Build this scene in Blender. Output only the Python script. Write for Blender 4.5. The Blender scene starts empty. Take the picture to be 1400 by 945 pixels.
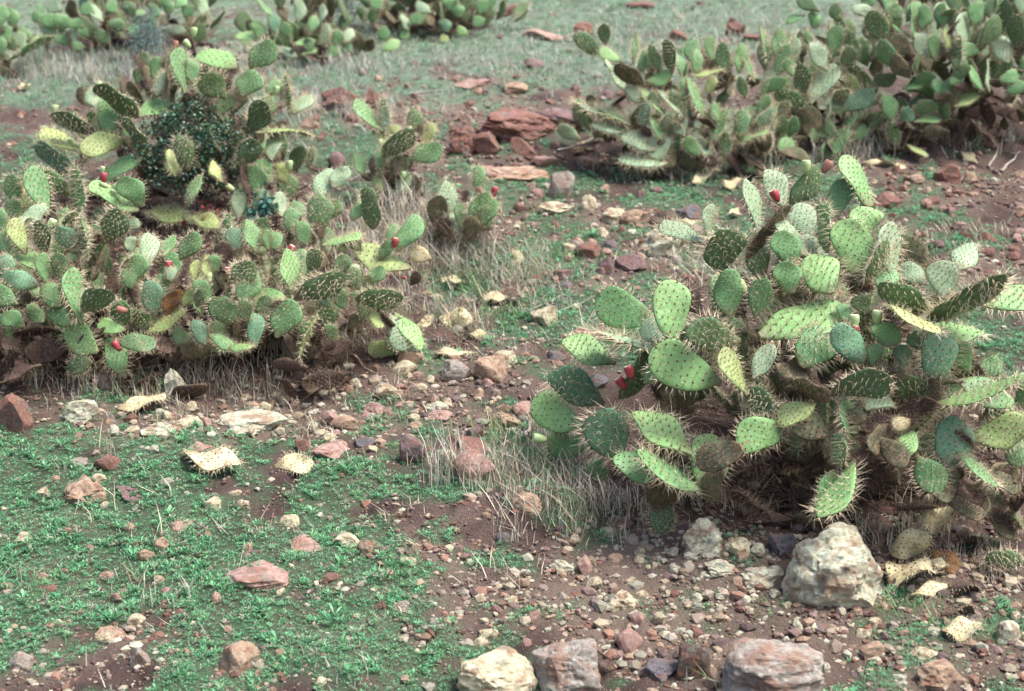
import bpy, bmesh, math, random
import numpy as np
from mathutils import Vector, Matrix

random.seed(11)
RNG = np.random.default_rng(11)
SC = bpy.context.scene
COL = SC.collection
R_ = math.radians

# ------------------------------------------------------------------ camera
FPX = 1944.4                      # focal length in pixels of the 1400 px wide photograph
PITCH = R_(11.1)
SLOPE = math.tan(R_(14.0))
CAM = np.array([0.0, 0.0, 2.803])
FW = np.array([0, math.cos(PITCH), -math.sin(PITCH)])
UPV = np.array([0, math.sin(PITCH), math.cos(PITCH)])
RT = np.array([1.0, 0, 0])
cd = bpy.data.cameras.new('camera')
cam = bpy.data.objects.new('camera', cd)
COL.objects.link(cam)
cam.location = CAM
cam.rotation_euler = (math.pi / 2 - PITCH, 0, 0)
cd.lens = 50
cd.sensor_width = 36
cd.clip_start = 0.1
cd.clip_end = 1000
cd.dof.use_dof = True
cd.dof.focus_distance = 5.2
cd.dof.aperture_fstop = 2.7
SC.camera = cam

# ------------------------------------------------------------------ sky, sun, exposure
w = bpy.data.worlds.new('World')
SC.world = w
w.use_nodes = True
nt = w.node_tree
bg = nt.nodes['Background']
sky = nt.nodes.new('ShaderNodeTexSky')
sky.sky_type = 'NISHITA'
sky.sun_disc = False
sky.sun_elevation = R_(62)
sky.sun_rotation = R_(112)
sky.air_density = 1.0
sky.dust_density = 5.0
sky.ozone_density = 1.0
nt.links.new(sky.outputs[0], bg.inputs[0])
bg.inputs[1].default_value = 0.125
sd = bpy.data.lights.new('sun', 'SUN')
sd.energy = 2.3
sd.angle = R_(20)
sd.color = (1.0, 0.97, 0.93)
sun = bpy.data.objects.new('sun', sd)
COL.objects.link(sun)
# soft light from high up on the right
az, el = R_(112), R_(62)
sdir = Vector((math.sin(az) * math.cos(el), math.cos(az) * math.cos(el), math.sin(el)))
sun.rotation_euler = (-sdir).to_track_quat('-Z', 'Y').to_euler()
SC.view_settings.view_transform = 'Standard'
SC.view_settings.look = 'None'
SC.view_settings.exposure = 1.12
SC.view_settings.gamma = 1.0
SC.cycles.max_bounces = 5
SC.cycles.diffuse_bounces = 3
SC.cycles.glossy_bounces = 2
SC.cycles.transmission_bounces = 2
SC.cycles.transparent_max_bounces = 4

# ------------------------------------------------------------------ terrain shape
_LAT = np.random.default_rng(5).random((256, 256))


def vnoise(x, y):
    x = np.asarray(x, float); y = np.asarray(y, float)
    xi = np.floor(x).astype(int); yi = np.floor(y).astype(int)
    fx = x - xi; fy = y - yi
    fx = fx * fx * (3 - 2 * fx); fy = fy * fy * (3 - 2 * fy)
    a = _LAT[xi & 255, yi & 255]; b = _LAT[(xi + 1) & 255, yi & 255]
    c = _LAT[xi & 255, (yi + 1) & 255]; d = _LAT[(xi + 1) & 255, (yi + 1) & 255]
    return (a * (1 - fx) + b * fx) * (1 - fy) + (c * (1 - fx) + d * fx) * fy


def fbm(x, y, o=4, g=0.5):
    s = 0; a = 1.0; t = 0
    for k in range(o):
        s = s + a * vnoise(x * 2 ** k + 17.3 * k, y * 2 ** k + 9.1 * k)
        t += a; a *= g
    return s / t


def proj(x, y, z):
    px = x - CAM[0]; py = y - CAM[1]; pz = z - CAM[2]
    dep = np.maximum(py * FW[1] + pz * FW[2], 0.01)
    up = py * UPV[1] + pz * UPV[2]
    return 700 + FPX * px / dep, 472.5 - FPX * up / dep, dep


def smooth(a, b, x):
    t = np.clip((x - a) / (b - a), 0, 1)
    return t * t * (3 - 2 * t)


def blob(u, v, L):
    s = 0
    for cx, cy, rx, ry, wt in L:
        q = ((u - cx) / rx) ** 2 + ((v - cy) / ry) ** 2
        s = s + wt * np.exp(-q * 1.2)
    return s


# mounds and steps of the slope: photo place, radii, height in metres
MOUNDS = [(545, 290, 120, 50, .10), (640, 335, 60, 30, .05), (270, 470, 260, 60, .06), (710, 190, 110, 28, .12),
          (690, 700, 140, 26, .05), (1010, 760, 110, 36, .06), (1300, 185, 150, 30, .08), (60, 160, 110, 26, -.07),
          (455, 150, 70, 20, .06), (1160, 690, 220, 40, -.06), (650, 640, 60, 26, .05), (780, 690, 80, 30, .05),
          (400, 530, 60, 24, -.06), (850, 290, 130, 20, .05), (700, 290, 90, 18, -.05), (930, 120, 130, 12, -.05)]


def height(x, y, fine=True):
    x = np.asarray(x, float); y = np.asarray(y, float)
    z = SLOPE * np.minimum(y, 40) + 0.12 * np.maximum(y - 40, 0)
    near = smooth(1.5, 3.0, y) * (1 - smooth(18, 26, y))
    u, v, _ = proj(x, y, z)
    z = z + near * blob(u, v, MOUNDS)
    z = z + 0.10 * (fbm(x * .8, y * .8, 2) - .5)
    if fine:
        z = z + 0.05 * (fbm(x * 3, y * 3, 3) - .5) * (near + .2)
        z = z + 0.030 * (fbm(x * 11 + 5, y * 11, 3, .6) - .5) * near
    return z


def ray(px, py):
    return FW + RT * (px - 700) / FPX + UPV * (472.5 - py) / FPX


_T = np.concatenate([np.linspace(2.5, 22, 700), np.linspace(22.2, 80, 100)])


def at(px, py):
    """the point of the ground seen at a place of the photograph"""
    d = ray(px, py)
    P = CAM[None] + d[None] * _T[:, None]
    h = height(P[:, 0], P[:, 1])
    k = int(np.argmax(P[:, 2] < h))
    if k == 0:
        k = len(_T) - 1
    lo, hi = _T[k - 1], _T[k]
    for _ in range(8):
        m = .5 * (lo + hi)
        p = CAM + d * m
        if p[2] < height(p[0], p[1]):
            hi = m
        else:
            lo = m
    return CAM + d * hi


def scale_at(p):
    """pixels per metre of the photograph at a point"""
    return FPX / float(np.dot(np.asarray(p) - CAM, FW))


# ------------------------------------------------------------------ materials
def mat(name):
    m = bpy.data.materials.new(name)
    m.use_nodes = True
    n = m.node_tree
    b = n.nodes['Principled BSDF']
    return m, n, b


def node(n, t, **k):
    o = n.nodes.new(t)
    for a, v in k.items():
        setattr(o, a, v)
    return o


def ramp(n, stops, src):
    r = node(n, 'ShaderNodeValToRGB')
    e = r.color_ramp.elements
    while len(e) < len(stops):
        e.new(.5)
    for i, (p, c) in enumerate(stops):
        e[i].position = p
        e[i].color = (c[0], c[1], c[2], 1) if hasattr(c, '__len__') else (c, c, c, 1)
    n.links.new(src, r.inputs[0])
    return r.outputs[0]


def noise(n, scale, detail=3, co=None, rough=.55):
    t = node(n, 'ShaderNodeTexNoise')
    t.inputs['Scale'].default_value = scale
    t.inputs['Detail'].default_value = detail
    t.inputs['Roughness'].default_value = rough
    if co is not None:
        n.links.new(co, t.inputs['Vector'])
    return t.outputs[0]


def mix(n, a, b, f, mode='MIX'):
    m = node(n, 'ShaderNodeMix', data_type='RGBA', blend_type=mode)
    for s, v in ((m.inputs[0], f), (m.inputs[6], a), (m.inputs[7], b)):
        if hasattr(v, 'is_output'):
            n.links.new(v, s)
        elif hasattr(v, '__len__'):
            s.default_value = (v[0], v[1], v[2], 1)
        else:
            s.default_value = v
    return m.outputs[2]


def bump(n, b, h, strength, dist):
    k = node(n, 'ShaderNodeBump')
    k.inputs['Strength'].default_value = strength
    k.inputs['Distance'].default_value = dist
    n.links.new(h, k.inputs['Height'])
    n.links.new(k.outputs[0], b.inputs['Normal'])


def pad_material(name, c, c2, tip, rough=.48, scar=.0, scarc=(.25, .17, .1)):
    m, n, b = mat(name)
    tc = node(n, 'ShaderNodeTexCoord').outputs['Object']
    oi = node(n, 'ShaderNodeObjectInfo')
    rnd = oi.outputs['Random']
    # shift the pattern from pad to pad
    ad = node(n, 'ShaderNodeVectorMath', operation='ADD')
    mu = node(n, 'ShaderNodeMath', operation='MULTIPLY')
    mu.inputs[1].default_value = 37.0
    n.links.new(rnd, mu.inputs[0])
    n.links.new(tc, ad.inputs[0]); n.links.new(mu.outputs[0], ad.inputs[1])
    co = ad.outputs[0]
    f1 = ramp(n, [(.3, 0), (.7, 1)], noise(n, 14, 3, co))
    col = mix(n, c, c2, f1)
    # paler, yellower growth towards the tip
    sp = node(n, 'ShaderNodeSeparateXYZ'); n.links.new(tc, sp.inputs[0])
    z = ramp(n, [(.05, 0), (.25, .45)], sp.outputs[2])
    col = mix(n, col, tip, z)
    col = mix(n, col, [v * .62 for v in c2], ramp(n, [(0, .0), (1, .6)], rnd))
    # corky brown foot of the pad
    zc = ramp(n, [(.0, .85), (.035, .35), (.07, 0)], sp.outputs[2])
    col = mix(n, col, (.17, .12, .07), zc)
    # corky specks and scars
    s = ramp(n, [(.60 - scar, 0), (.66 - scar, 1)], noise(n, 22, 5, co, .75))
    s2 = node(n, 'ShaderNodeMath', operation='MULTIPLY'); s2.inputs[1].default_value = .7
    n.links.new(s, s2.inputs[0])
    col = mix(n, col, scarc, s2.outputs[0])
    col = mix(n, col, (.55, .62, .5), ramp(n, [(.5, 0), (.85, .18)], noise(n, 60, 2, co)))
    n.links.new(col, b.inputs['Base Color'])
    b.inputs['Roughness'].default_value = rough
    b.inputs['Specular IOR Level'].default_value = .35
    hs = node(n, 'ShaderNodeMath', operation='MULTIPLY_ADD')
    n.links.new(noise(n, 16, 4, co, .6), hs.inputs[0]); hs.inputs[1].default_value = 2.2
    n.links.new(noise(n, 90, 3, co), hs.inputs[2])
    bump(n, b, hs.outputs[0], .45, .006)
    return m


PM = {
    'b': pad_material('pad_bright_green', (.26, .47, .17), (.19, .39, .14), (.38, .55, .22)),
    'g': pad_material('pad_green', (.17, .36, .14), (.12, .28, .115), (.25, .42, .17)),
    'u': pad_material('pad_blue_green', (.17, .35, .19), (.12, .27, .155), (.24, .41, .24)),
    'd': pad_material('pad_olive_shaded', (.13, .24, .09), (.09, .18, .08), (.17, .27, .11), scar=.03),  # olive; its darker tone also paints shade on pads that face down
    'y': pad_material('pad_yellow_green', (.38, .47, .16), (.29, .41, .15), (.50, .53, .24), scar=.03),
    'p': pad_material('pad_pale_green', (.34, .47, .29), (.27, .41, .24), (.46, .55, .36)),
    'm': pad_material('pad_old_olive', (.12, .15, .07), (.10, .085, .05), (.14, .17, .08), .7, .10),
    'k': pad_material('pad_dead_brown', (.12, .072, .05), (.07, .042, .034), (.15, .10, .07), .9, .12, (.05, .03, .03)),
    'o': pad_material('pad_rotten_orange', (.32, .15, .04), (.20, .09, .035), (.38, .22, .06), .8, .1, (.08, .04, .03)),
    'w': pad_material('pad_dried_cream', (.68, .64, .40), (.52, .44, .25), (.70, .66, .44), .8, .08, (.27, .17, .10)),
}


def plain(name, c, rough=.8, var=.35, scale=20, bmp=0):
    m, n, b = mat(name)
    tc = node(n, 'ShaderNodeTexCoord').outputs['Object']
    f = noise(n, scale, 4, tc)
    col = mix(n, [v * (1 - var) for v in c], [min(1, v * (1 + var)) for v in c], ramp(n, [(.3, 0), (.7, 1)], f))
    n.links.new(col, b.inputs['Base Color'])
    b.inputs['Roughness'].default_value = rough
    if bmp:
        bump(n, b, f, .8, bmp)
    return m


M_AREOLE = plain('areole_brown', (.085, .04, .025), .9)
M_SPINE = plain('spine_straw', (.64, .55, .38), .55, .2, 30)
M_SPINED = plain('spine_old_brown', (.20, .14, .10), .8, .3, 30)
M_FR = {'r': plain('fruit_red', (.38, .055, .07), .35, .25, 40), 'g': plain('fruit_green', (.42, .55, .26), .45, .2, 40),
        'n': plain('fruit_brown', (.34, .15, .11), .6, .3, 40)}
M_FTOP = plain('fruit_crown', (.62, .55, .42), .8, .3, 60)
M_BARK = plain('bark_grey', (.20, .16, .14), .9, .4, 25, .004)
M_BARKP = plain('bark_pale', (.33, .29, .26), .9, .3, 25, .003)


def rock_material(name, c, c2, lich=(.5, .52, .42), la=.35, dirt=(.13, .065, .05)):
    m, n, b = mat(name)
    tc = node(n, 'ShaderNodeTexCoord').outputs['Object']
    rnd = node(n, 'ShaderNodeObjectInfo').outputs['Random']
    mu = node(n, 'ShaderNodeMath', operation='MULTIPLY'); mu.inputs[1].default_value = 53
    n.links.new(rnd, mu.inputs[0])
    ad = node(n, 'ShaderNodeVectorMath', operation='ADD')
    n.links.new(tc, ad.inputs[0]); n.links.new(mu.outputs[0], ad.inputs[1])
    co = ad.outputs[0]
    col = mix(n, c, c2, ramp(n, [(.35, 0), (.65, 1)], noise(n, 9, 5, co)))
    col = mix(n, col, lich, ramp(n, [(.5, 0), (.62, la)], noise(n, 16, 6, co, .65)))
    col = mix(n, col, dirt, ramp(n, [(.60, 0), (.70, .6)], noise(n, 6, 5, co, .6)))
    col = mix(n, col, (.24, .115, .07), ramp(n, [(.50, 0), (.60, .65)], noise(n, 3.2, 4, co, .6)))
    col = mix(n, col, (.16, .18, .16), ramp(n, [(.54, 0), (.62, .55)], noise(n, 4.7, 5, co, .65)))
    col = mix(n, col, (.9, .88, .8), ramp(n, [(.6, 0), (.75, .3)], noise(n, 70, 3, co)))
    col = mix(n, col, (.06, .055, .05), ramp(n, [(.64, 0), (.76, .5)], noise(n, 34, 5, co, .7)))
    n.links.new(col, b.inputs['Base Color'])
    b.inputs['Roughness'].default_value = .9
    b.inputs['Specular IOR Level'].default_value = .25
    h = node(n, 'ShaderNodeMath', operation='ADD')
    n.links.new(noise(n, 20, 6, co, .7), h.inputs[0]); n.links.new(noise(n, 110, 3, co), h.inputs[1])
    bump(n, b, h.outputs[0], .6, .010)
    return m


RM = {
    'cream': rock_material('rock_cream', (.62, .57, .40), (.50, .40, .26), (.62, .66, .50), .6),
    'pale': rock_material('rock_pale_green', (.56, .60, .46), (.42, .35, .24), (.66, .72, .58), .8, (.20, .085, .05)),
    'tan': rock_material('rock_tan', (.46, .33, .23), (.34, .21, .15), (.56, .50, .38), .5),
    'pink': rock_material('rock_pinkish', (.46, .30, .25), (.34, .19, .16), (.56, .48, .42), .5),
    'red': rock_material('rock_red', (.25, .125, .10), (.17, .08, .07), (.40, .27, .21), .5),
    'mauve': rock_material('rock_mauve', (.24, .15, .15), (.17, .10, .10), (.38, .33, .34), .4),
    'grey': rock_material('rock_grey', (.38, .35, .31), (.29, .22, .18), (.48, .50, .45), .55, (.18, .095, .07)),
    'slate': rock_material('rock_slate', (.16, .15, .17), (.10, .085, .095), (.30, .31, .34), .4),
    'dark': rock_material('rock_dark_brown', (.13, .085, .07), (.07, .05, .045), (.24, .20, .16), .3),
}


def attr_material(name, attr='col', rough=.8, transl=0.0, bmp=None, spec=.3):
    m, n, b = mat(name)
    a = node(n, 'ShaderNodeAttribute'); a.attribute_name = attr
    n.links.new(a.outputs[0], b.inputs['Base Color'])
    b.inputs['Roughness'].default_value = rough
    b.inputs['Specular IOR Level'].default_value = spec
    if transl:
        t = node(n, 'ShaderNodeBsdfTranslucent'); n.links.new(a.outputs[0], t.inputs[0])
        x = node(n, 'ShaderNodeMixShader'); x.inputs[0].default_value = transl
        out = n.nodes['Material Output']
        n.links.new(b.outputs[0], x.inputs[1]); n.links.new(t.outputs[0], x.inputs[2])
        n.links.new(x.outputs[0], out.inputs[0])
    if bmp:
        tc = node(n, 'ShaderNodeTexCoord').outputs['Object']
        bump(n, b, noise(n, bmp, 3, tc), .7, .004)
    return m


M_LEAF = attr_material('leaf', transl=.3)
M_STRAW = attr_material('straw', rough=.7, transl=.2)
M_GRAVEL = attr_material('gravel', rough=.9, bmp=120)


# ------------------------------------------------------------------ object helpers
def tag(o, label=None, cat=None, group=None, kind=None):
    if label: o['label'] = label
    if cat: o['category'] = cat
    if group: o['group'] = group
    if kind: o['kind'] = kind
    return o


def link(name, data, parent=None):
    o = bpy.data.objects.new(name, data)
    COL.objects.link(o)
    if parent is not None:
        o.parent = parent
    return o


def mesh_np(name, V, F, mats, col=None, smooth_=False, sizes=None):
    """V (n,3), F (m,k) arrays -> mesh with an optional per-vertex colour"""
    me = bpy.data.meshes.new(name)
    V = np.ascontiguousarray(V, np.float32); F = np.ascontiguousarray(F, np.int32)
    me.vertices.add(len(V)); me.vertices.foreach_set('co', V.ravel())
    m, k = F.shape
    me.loops.add(m * k); me.loops.foreach_set('vertex_index', F.ravel())
    me.polygons.add(m)
    me.polygons.foreach_set('loop_start', np.arange(0, m * k, k, dtype=np.int32))
    me.polygons.foreach_set('use_smooth', np.full(m, smooth_))
    for x in mats: me.materials.append(x)
    if col is not None:
        a = me.color_attributes.new('col', 'FLOAT_COLOR', 'POINT')
        c = np.ones((len(V), 4), np.float32); c[:, :3] = col
        a.data.foreach_set('color', c.ravel())
    me.update(calc_edges=True)
    return me


def unit(v):
    return v / np.maximum(np.linalg.norm(v, axis=-1, keepdims=True), 1e-9)
# ------------------------------------------------------------------ where grass, soil, rubble and straw lie
GRASS = [(60, 640, 160, 70, 1), (200, 720, 260, 80, 1.1), (120, 800, 200, 90, .9), (420, 850, 170, 110, .85), (330, 640, 120, 30, .6),
         (60, 720, 120, 90, .6), (470, 650, 70, 22, .9), (600, 670, 90, 20, .6), (620, 555, 90, 16, .9), (520, 575, 60, 16, .7),
         (800, 440, 90, 40, .9), (730, 340, 60, 40, .8), (640, 370, 60, 40, .5), (790, 400, 60, 40, .5), (1375, 480, 50, 50, 1.1),
         (1340, 460, 40, 22, .7), (780, 245, 90, 12, 1.0), (920, 270, 110, 20, .8), (520, 745, 90, 22, .45), (640, 775, 60, 20, .5),
         (430, 770, 80, 60, .4), (60, 610, 90, 30, .7), (730, 720, 40, 14, .4), (520, 820, 60, 80, .5), (700, 600, 50, 40, .5),
         (600, 55, 260, 36, .75), (820, 40, 200, 40, .8), (60, 110, 90, 40, .8), (540, 110, 110, 20, .8), (700, 115, 120, 24, .75),
         (770, 80, 100, 40, .7), (60, 200, 60, 20, .8), (460, 205, 90, 22, .8), (640, 145, 50, 20, .6), (470, 90, 120, 24, .6),
         (160, 130, 60, 20, .4), (1010, 25, 80, 30, .7), (1300, 345, 110, 14, .4), (870, 235, 90, 14, .5), (1250, 300, 60, 14, .3),
         (1260, 830, 70, 20, .4), (1330, 860, 70, 14, .5), (1010, 820, 60, 14, .3), (700, 470, 70, 14, .6), (30, 560, 60, 14, .4),
         (1190, 200, 60, 12, .4), (890, 120, 90, 16, .3), (980, 760, 60, 10, .2), (560, 490, 60, 20, .3), (180, 520, 80, 20, .3)]
SOIL = [(640, 108, 110, 7, 1.1), (850, 40, 60, 8, .9), (740, 20, 70, 6, .8), (560, 205, 40, 20, .8), (450, 250, 60, 16, .6), (760, 165, 90, 26, .9), (480, 152, 90, 12, 1.2), (620, 150, 70, 12, 1.0), (690, 134, 60, 8, .8), (980, 46, 90, 8, .9), (560, 168, 80, 10, .8), (880, 150, 60, 30, .6), (1010, 100, 60, 30, .8), (30, 165, 70, 16, 1.0), (590, 700, 130, 26, 1), (700, 740, 90, 30, .9), (620, 545, 90, 24, .8), (400, 515, 60, 30, 1), (760, 485, 60, 18, .7),
        (40, 180, 50, 20, 1), (150, 150, 50, 20, .5), (780, 290, 120, 22, .9), (1310, 280, 120, 50, .9), (1330, 360, 90, 22, .9),
        (790, 128, 60, 10, 1), (1000, 130, 60, 30, .6), (560, 160, 70, 20, .7), (830, 200, 60, 20, .6), (710, 800, 110, 24, .8),
        (560, 880, 90, 40, .3), (1160, 640, 260, 90, 1.2), (240, 450, 300, 70, .9), (270, 280, 150, 40, .8), (900, 700, 120, 30, .8),
        (200, 690, 40, 12, .9), (350, 700, 60, 14, .6), (440, 620, 60, 14, .3), (20, 930, 70, 30, .9), (1290, 190, 130, 24, .8),
        (870, 215, 90, 14, .8), (1380, 700, 60, 100, .7), (480, 710, 60, 14, .7), (380, 740, 60, 12, .4), (930, 330, 60, 12, .6),
        (120, 150, 80, 14, .5), (1350, 810, 60, 20, .4), (650, 105, 40, 8, .5), (620, 90, 40, 6, .3), (310, 770, 30, 10, .3),
        (500, 775, 40, 10, .4), (560, 640, 40, 8, .3), (230, 775, 60, 10, .4), (330, 830, 50, 10, .3), (130, 700, 60, 8, .4)]
RUBBLE = [(620, 150, 160, 30, .9), (480, 160, 70, 26, .8), (700, 110, 140, 14, .7), (760, 350, 150, 90, .7), (680, 300, 60, 40, .6), (720, 470, 80, 40, .5), (360, 570, 260, 30, 1), (560, 520, 110, 34, 1), (240, 600, 160, 20, .5), (560, 590, 140, 30, .45), (850, 370, 110, 34, 1),
          (760, 310, 70, 24, .7), (960, 770, 150, 60, 1), (1120, 860, 260, 70, 1), (870, 860, 120, 50, .9), (760, 800, 110, 50, .8),
          (700, 230, 110, 26, .8), (900, 300, 120, 18, .8), (1290, 260, 120, 50, .8), (1330, 370, 90, 40, .8), (620, 840, 120, 90, .5),
          (110, 560, 90, 30, .6), (430, 760, 200, 60, .35), (160, 880, 170, 60, .35), (680, 580, 60, 40, .5), (700, 510, 50, 20, .6),
          (420, 180, 60, 30, .4), (980, 360, 60, 40, .8), (640, 160, 100, 20, .4), (60, 920, 90, 30, .5), (860, 740, 70, 26, .7),
          (1300, 900, 120, 60, .9), (130, 160, 60, 20, .3), (620, 215, 50, 16, .6), (1180, 780, 240, 50, .4)]


LITTER_SHADE = [(200, 390, 260, 90, 1.2), (1130, 520, 190, 120, 1.2), (330, 340, 120, 50, .8), (50, 330, 90, 60, .8), (1130, 650, 250, 75, 1.3), (1190, 560, 170, 90, 1.2), (290, 460, 260, 60, 1.1), (70, 440, 110, 70, 1.1), (270, 300, 130, 40, 1.0),  # ground under the cacti: brown litter, with the plants' shade painted in
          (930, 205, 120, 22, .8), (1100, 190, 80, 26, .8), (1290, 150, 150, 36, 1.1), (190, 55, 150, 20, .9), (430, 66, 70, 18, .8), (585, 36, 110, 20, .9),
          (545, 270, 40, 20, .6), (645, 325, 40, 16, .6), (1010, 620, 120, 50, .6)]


def fields(x, y, z):
    u, v, _ = proj(x, y, z)
    n1 = fbm(x * 3.3, y * 3.3, 4, .6); n2 = fbm(x * 9 + 40, y * 9, 3, .6)
    g = .9 * blob(u, v, GRASS) - .8 * blob(u, v, SOIL) - 1.2 * blob(u, v, LITTER_SHADE) + 3.0 * (n1 - .5) + 2.8 * (n2 - .5) + .1
    far = smooth(150, -40, v)
    g = g + far * .5 + .34 * smooth(560, 420, v) + .35 * blob(u, v, [(180, 760, 330, 190, 1)])
    r = blob(u, v, RUBBLE) + 1.3 * (fbm(x * 5 + 9, y * 5 + 3, 3, .6) - .5)
    return u, v, g, r


# ------------------------------------------------------------------ the ground sheet
ys = np.concatenate([[-40, -15, -5, -1, 1, 2, 2.6], 3.0 * np.exp(np.arange(0, 330) * .00520), [17.5, 18.5, 20, 23, 27, 32, 40, 60, 90, 140, 220]])
xs = np.concatenate([[-220, -120, -60, -30, -15, -10, -8], np.linspace(-6.6, 6.6, 470), [8, 10, 15, 30, 60, 120, 220]])
X, Y = np.meshgrid(xs, ys)
Z = height(X, Y)
u_, v_, g_, r_ = fields(X, Y, Z)
nearm = smooth(1.5, 3.0, Y) * (1 - smooth(17, 22, Y))
bare = 1 - smooth(-.1, .5, g_)
Z = Z + nearm * (.35 + .65 * bare) * (.045 * (fbm(X * 22, Y * 22, 3, .75) - .5))
nx, ny = len(xs), len(ys)
idx = np.arange(nx * ny).reshape(ny, nx)
F = np.stack([idx[:-1, :-1], idx[:-1, 1:], idx[1:, 1:], idx[1:, :-1]], -1).reshape(-1, 4)
V = np.stack([X, Y, Z], -1).reshape(-1, 3)
gr = smooth(-.05, .75, g_)[..., None]
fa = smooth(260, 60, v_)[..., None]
sn = fbm(X * 7, Y * 7, 4, .6)[..., None]
sn = np.clip((sn - .5) * 1.8 + .5, 0, 1)
soil = np.array([.048, .030, .028]) * (1 - sn) + np.array([.150, .105, .090]) * sn
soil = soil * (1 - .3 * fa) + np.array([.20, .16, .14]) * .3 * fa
soil = soil + smooth(.1, .9, r_)[..., None] * .28 * (np.array([.32, .26, .20]) - soil)
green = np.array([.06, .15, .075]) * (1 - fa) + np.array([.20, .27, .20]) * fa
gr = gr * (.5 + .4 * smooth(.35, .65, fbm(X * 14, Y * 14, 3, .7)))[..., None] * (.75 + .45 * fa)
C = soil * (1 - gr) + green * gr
li = smooth(.25, .9, blob(u_, v_, LITTER_SHADE) + .5 * (sn[..., 0] - .5))[..., None]
C = C * (1 - li) + np.array([.045, .027, .022]) * (.6 + .8 * sn) * li  # litter colour made extra dark to stand for shade inside the plants
mg, ng, bg_ = mat('ground')
a = node(ng, 'ShaderNodeAttribute'); a.attribute_name = 'col'
tc = node(ng, 'ShaderNodeTexCoord').outputs['Object']
c1 = mix(ng, a.outputs[0], (.50, .45, .42), ramp(ng, [(.2, .12), (.42, 0), (.6, 0), (.8, .5)], noise(ng, 38, 5, tc, .7)), 'OVERLAY')
c1 = mix(ng, c1, (.05, .03, .028), ramp(ng, [(.55, 0), (.75, .55)], noise(ng, 60, 4, tc, .7)))
c1 = mix(ng, c1, (.42, .33, .27), ramp(ng, [(.64, 0), (.72, .6)], noise(ng, 95, 3, tc, .6)))
ng.links.new(c1, bg_.inputs['Base Color'])
bg_.inputs['Roughness'].default_value = .95
bg_.inputs['Specular IOR Level'].default_value = .15
hh = node(ng, 'ShaderNodeMath', operation='ADD')
ng.links.new(noise(ng, 45, 5, tc, .7), hh.inputs[0]); ng.links.new(noise(ng, 170, 3, tc), hh.inputs[1])
bump(ng, bg_, hh.outputs[0], 1.0, .012)
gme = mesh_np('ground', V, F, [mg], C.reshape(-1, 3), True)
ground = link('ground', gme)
tag(ground, 'stony red brown hillside soil with patches of short green growth', 'ground', kind='structure')


def scatter(n, z0=2.9, z1=17.0, power=1.0, seed=1):
    """random ground places inside the view and a margin round it; nearer places drawn more often for power > 0"""
    r = np.random.default_rng(seed)
    t = r.random(n)
    if power == 1.0:
        y = z0 * (z1 / z0) ** t
    else:
        y = z0 + (z1 - z0) * t ** power
    x = (r.random(n) * 2 - 1) * (.44 * y + .35)
    return x, y, r


# ------------------------------------------------------------------ gravel: small stones nobody could count
def ico(sub=1):
    bm = bmesh.new()
    bmesh.ops.create_icosphere(bm, subdivisions=sub, radius=1)
    V = np.array([v.co[:] for v in bm.verts]); F = np.array([[v.index for v in f.verts] for f in bm.faces])
    bm.free()
    return V, F


def chip(seed, sub=1, cuts=7, dmin=.45):
    r = np.random.default_rng(seed)
    V, F = ico(sub)
    V = V.copy()
    for k in range(cuts):
        n = unit(r.normal(size=3)); d = r.uniform(dmin, .85)
        o = V @ n - d
        V = V - np.maximum(o, 0)[:, None] * n
    return V, F


def rotmats(r, n, tilt=.5):
    a = r.random(n) * 2 * np.pi
    ca, sa = np.cos(a), np.sin(a)
    A = np.zeros((n, 3, 3)); A[:, 0, 0] = ca; A[:, 0, 1] = -sa; A[:, 1, 0] = sa; A[:, 1, 1] = ca; A[:, 2, 2] = 1
    b = r.normal(size=n) * tilt
    cb, sb = np.cos(b), np.sin(b)
    B = np.zeros((n, 3, 3)); B[:, 0, 0] = 1; B[:, 1, 1] = cb; B[:, 1, 2] = -sb; B[:, 2, 1] = sb; B[:, 2, 2] = cb
    return A @ B


STONE_PAL = np.array([[.58, .53, .38], [.50, .42, .29], [.42, .30, .21], [.34, .20, .15], [.24, .12, .09], [.27, .19, .17],
                      [.52, .54, .42], [.17, .13, .13], [.46, .38, .30], [.60, .56, .45]])


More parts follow.
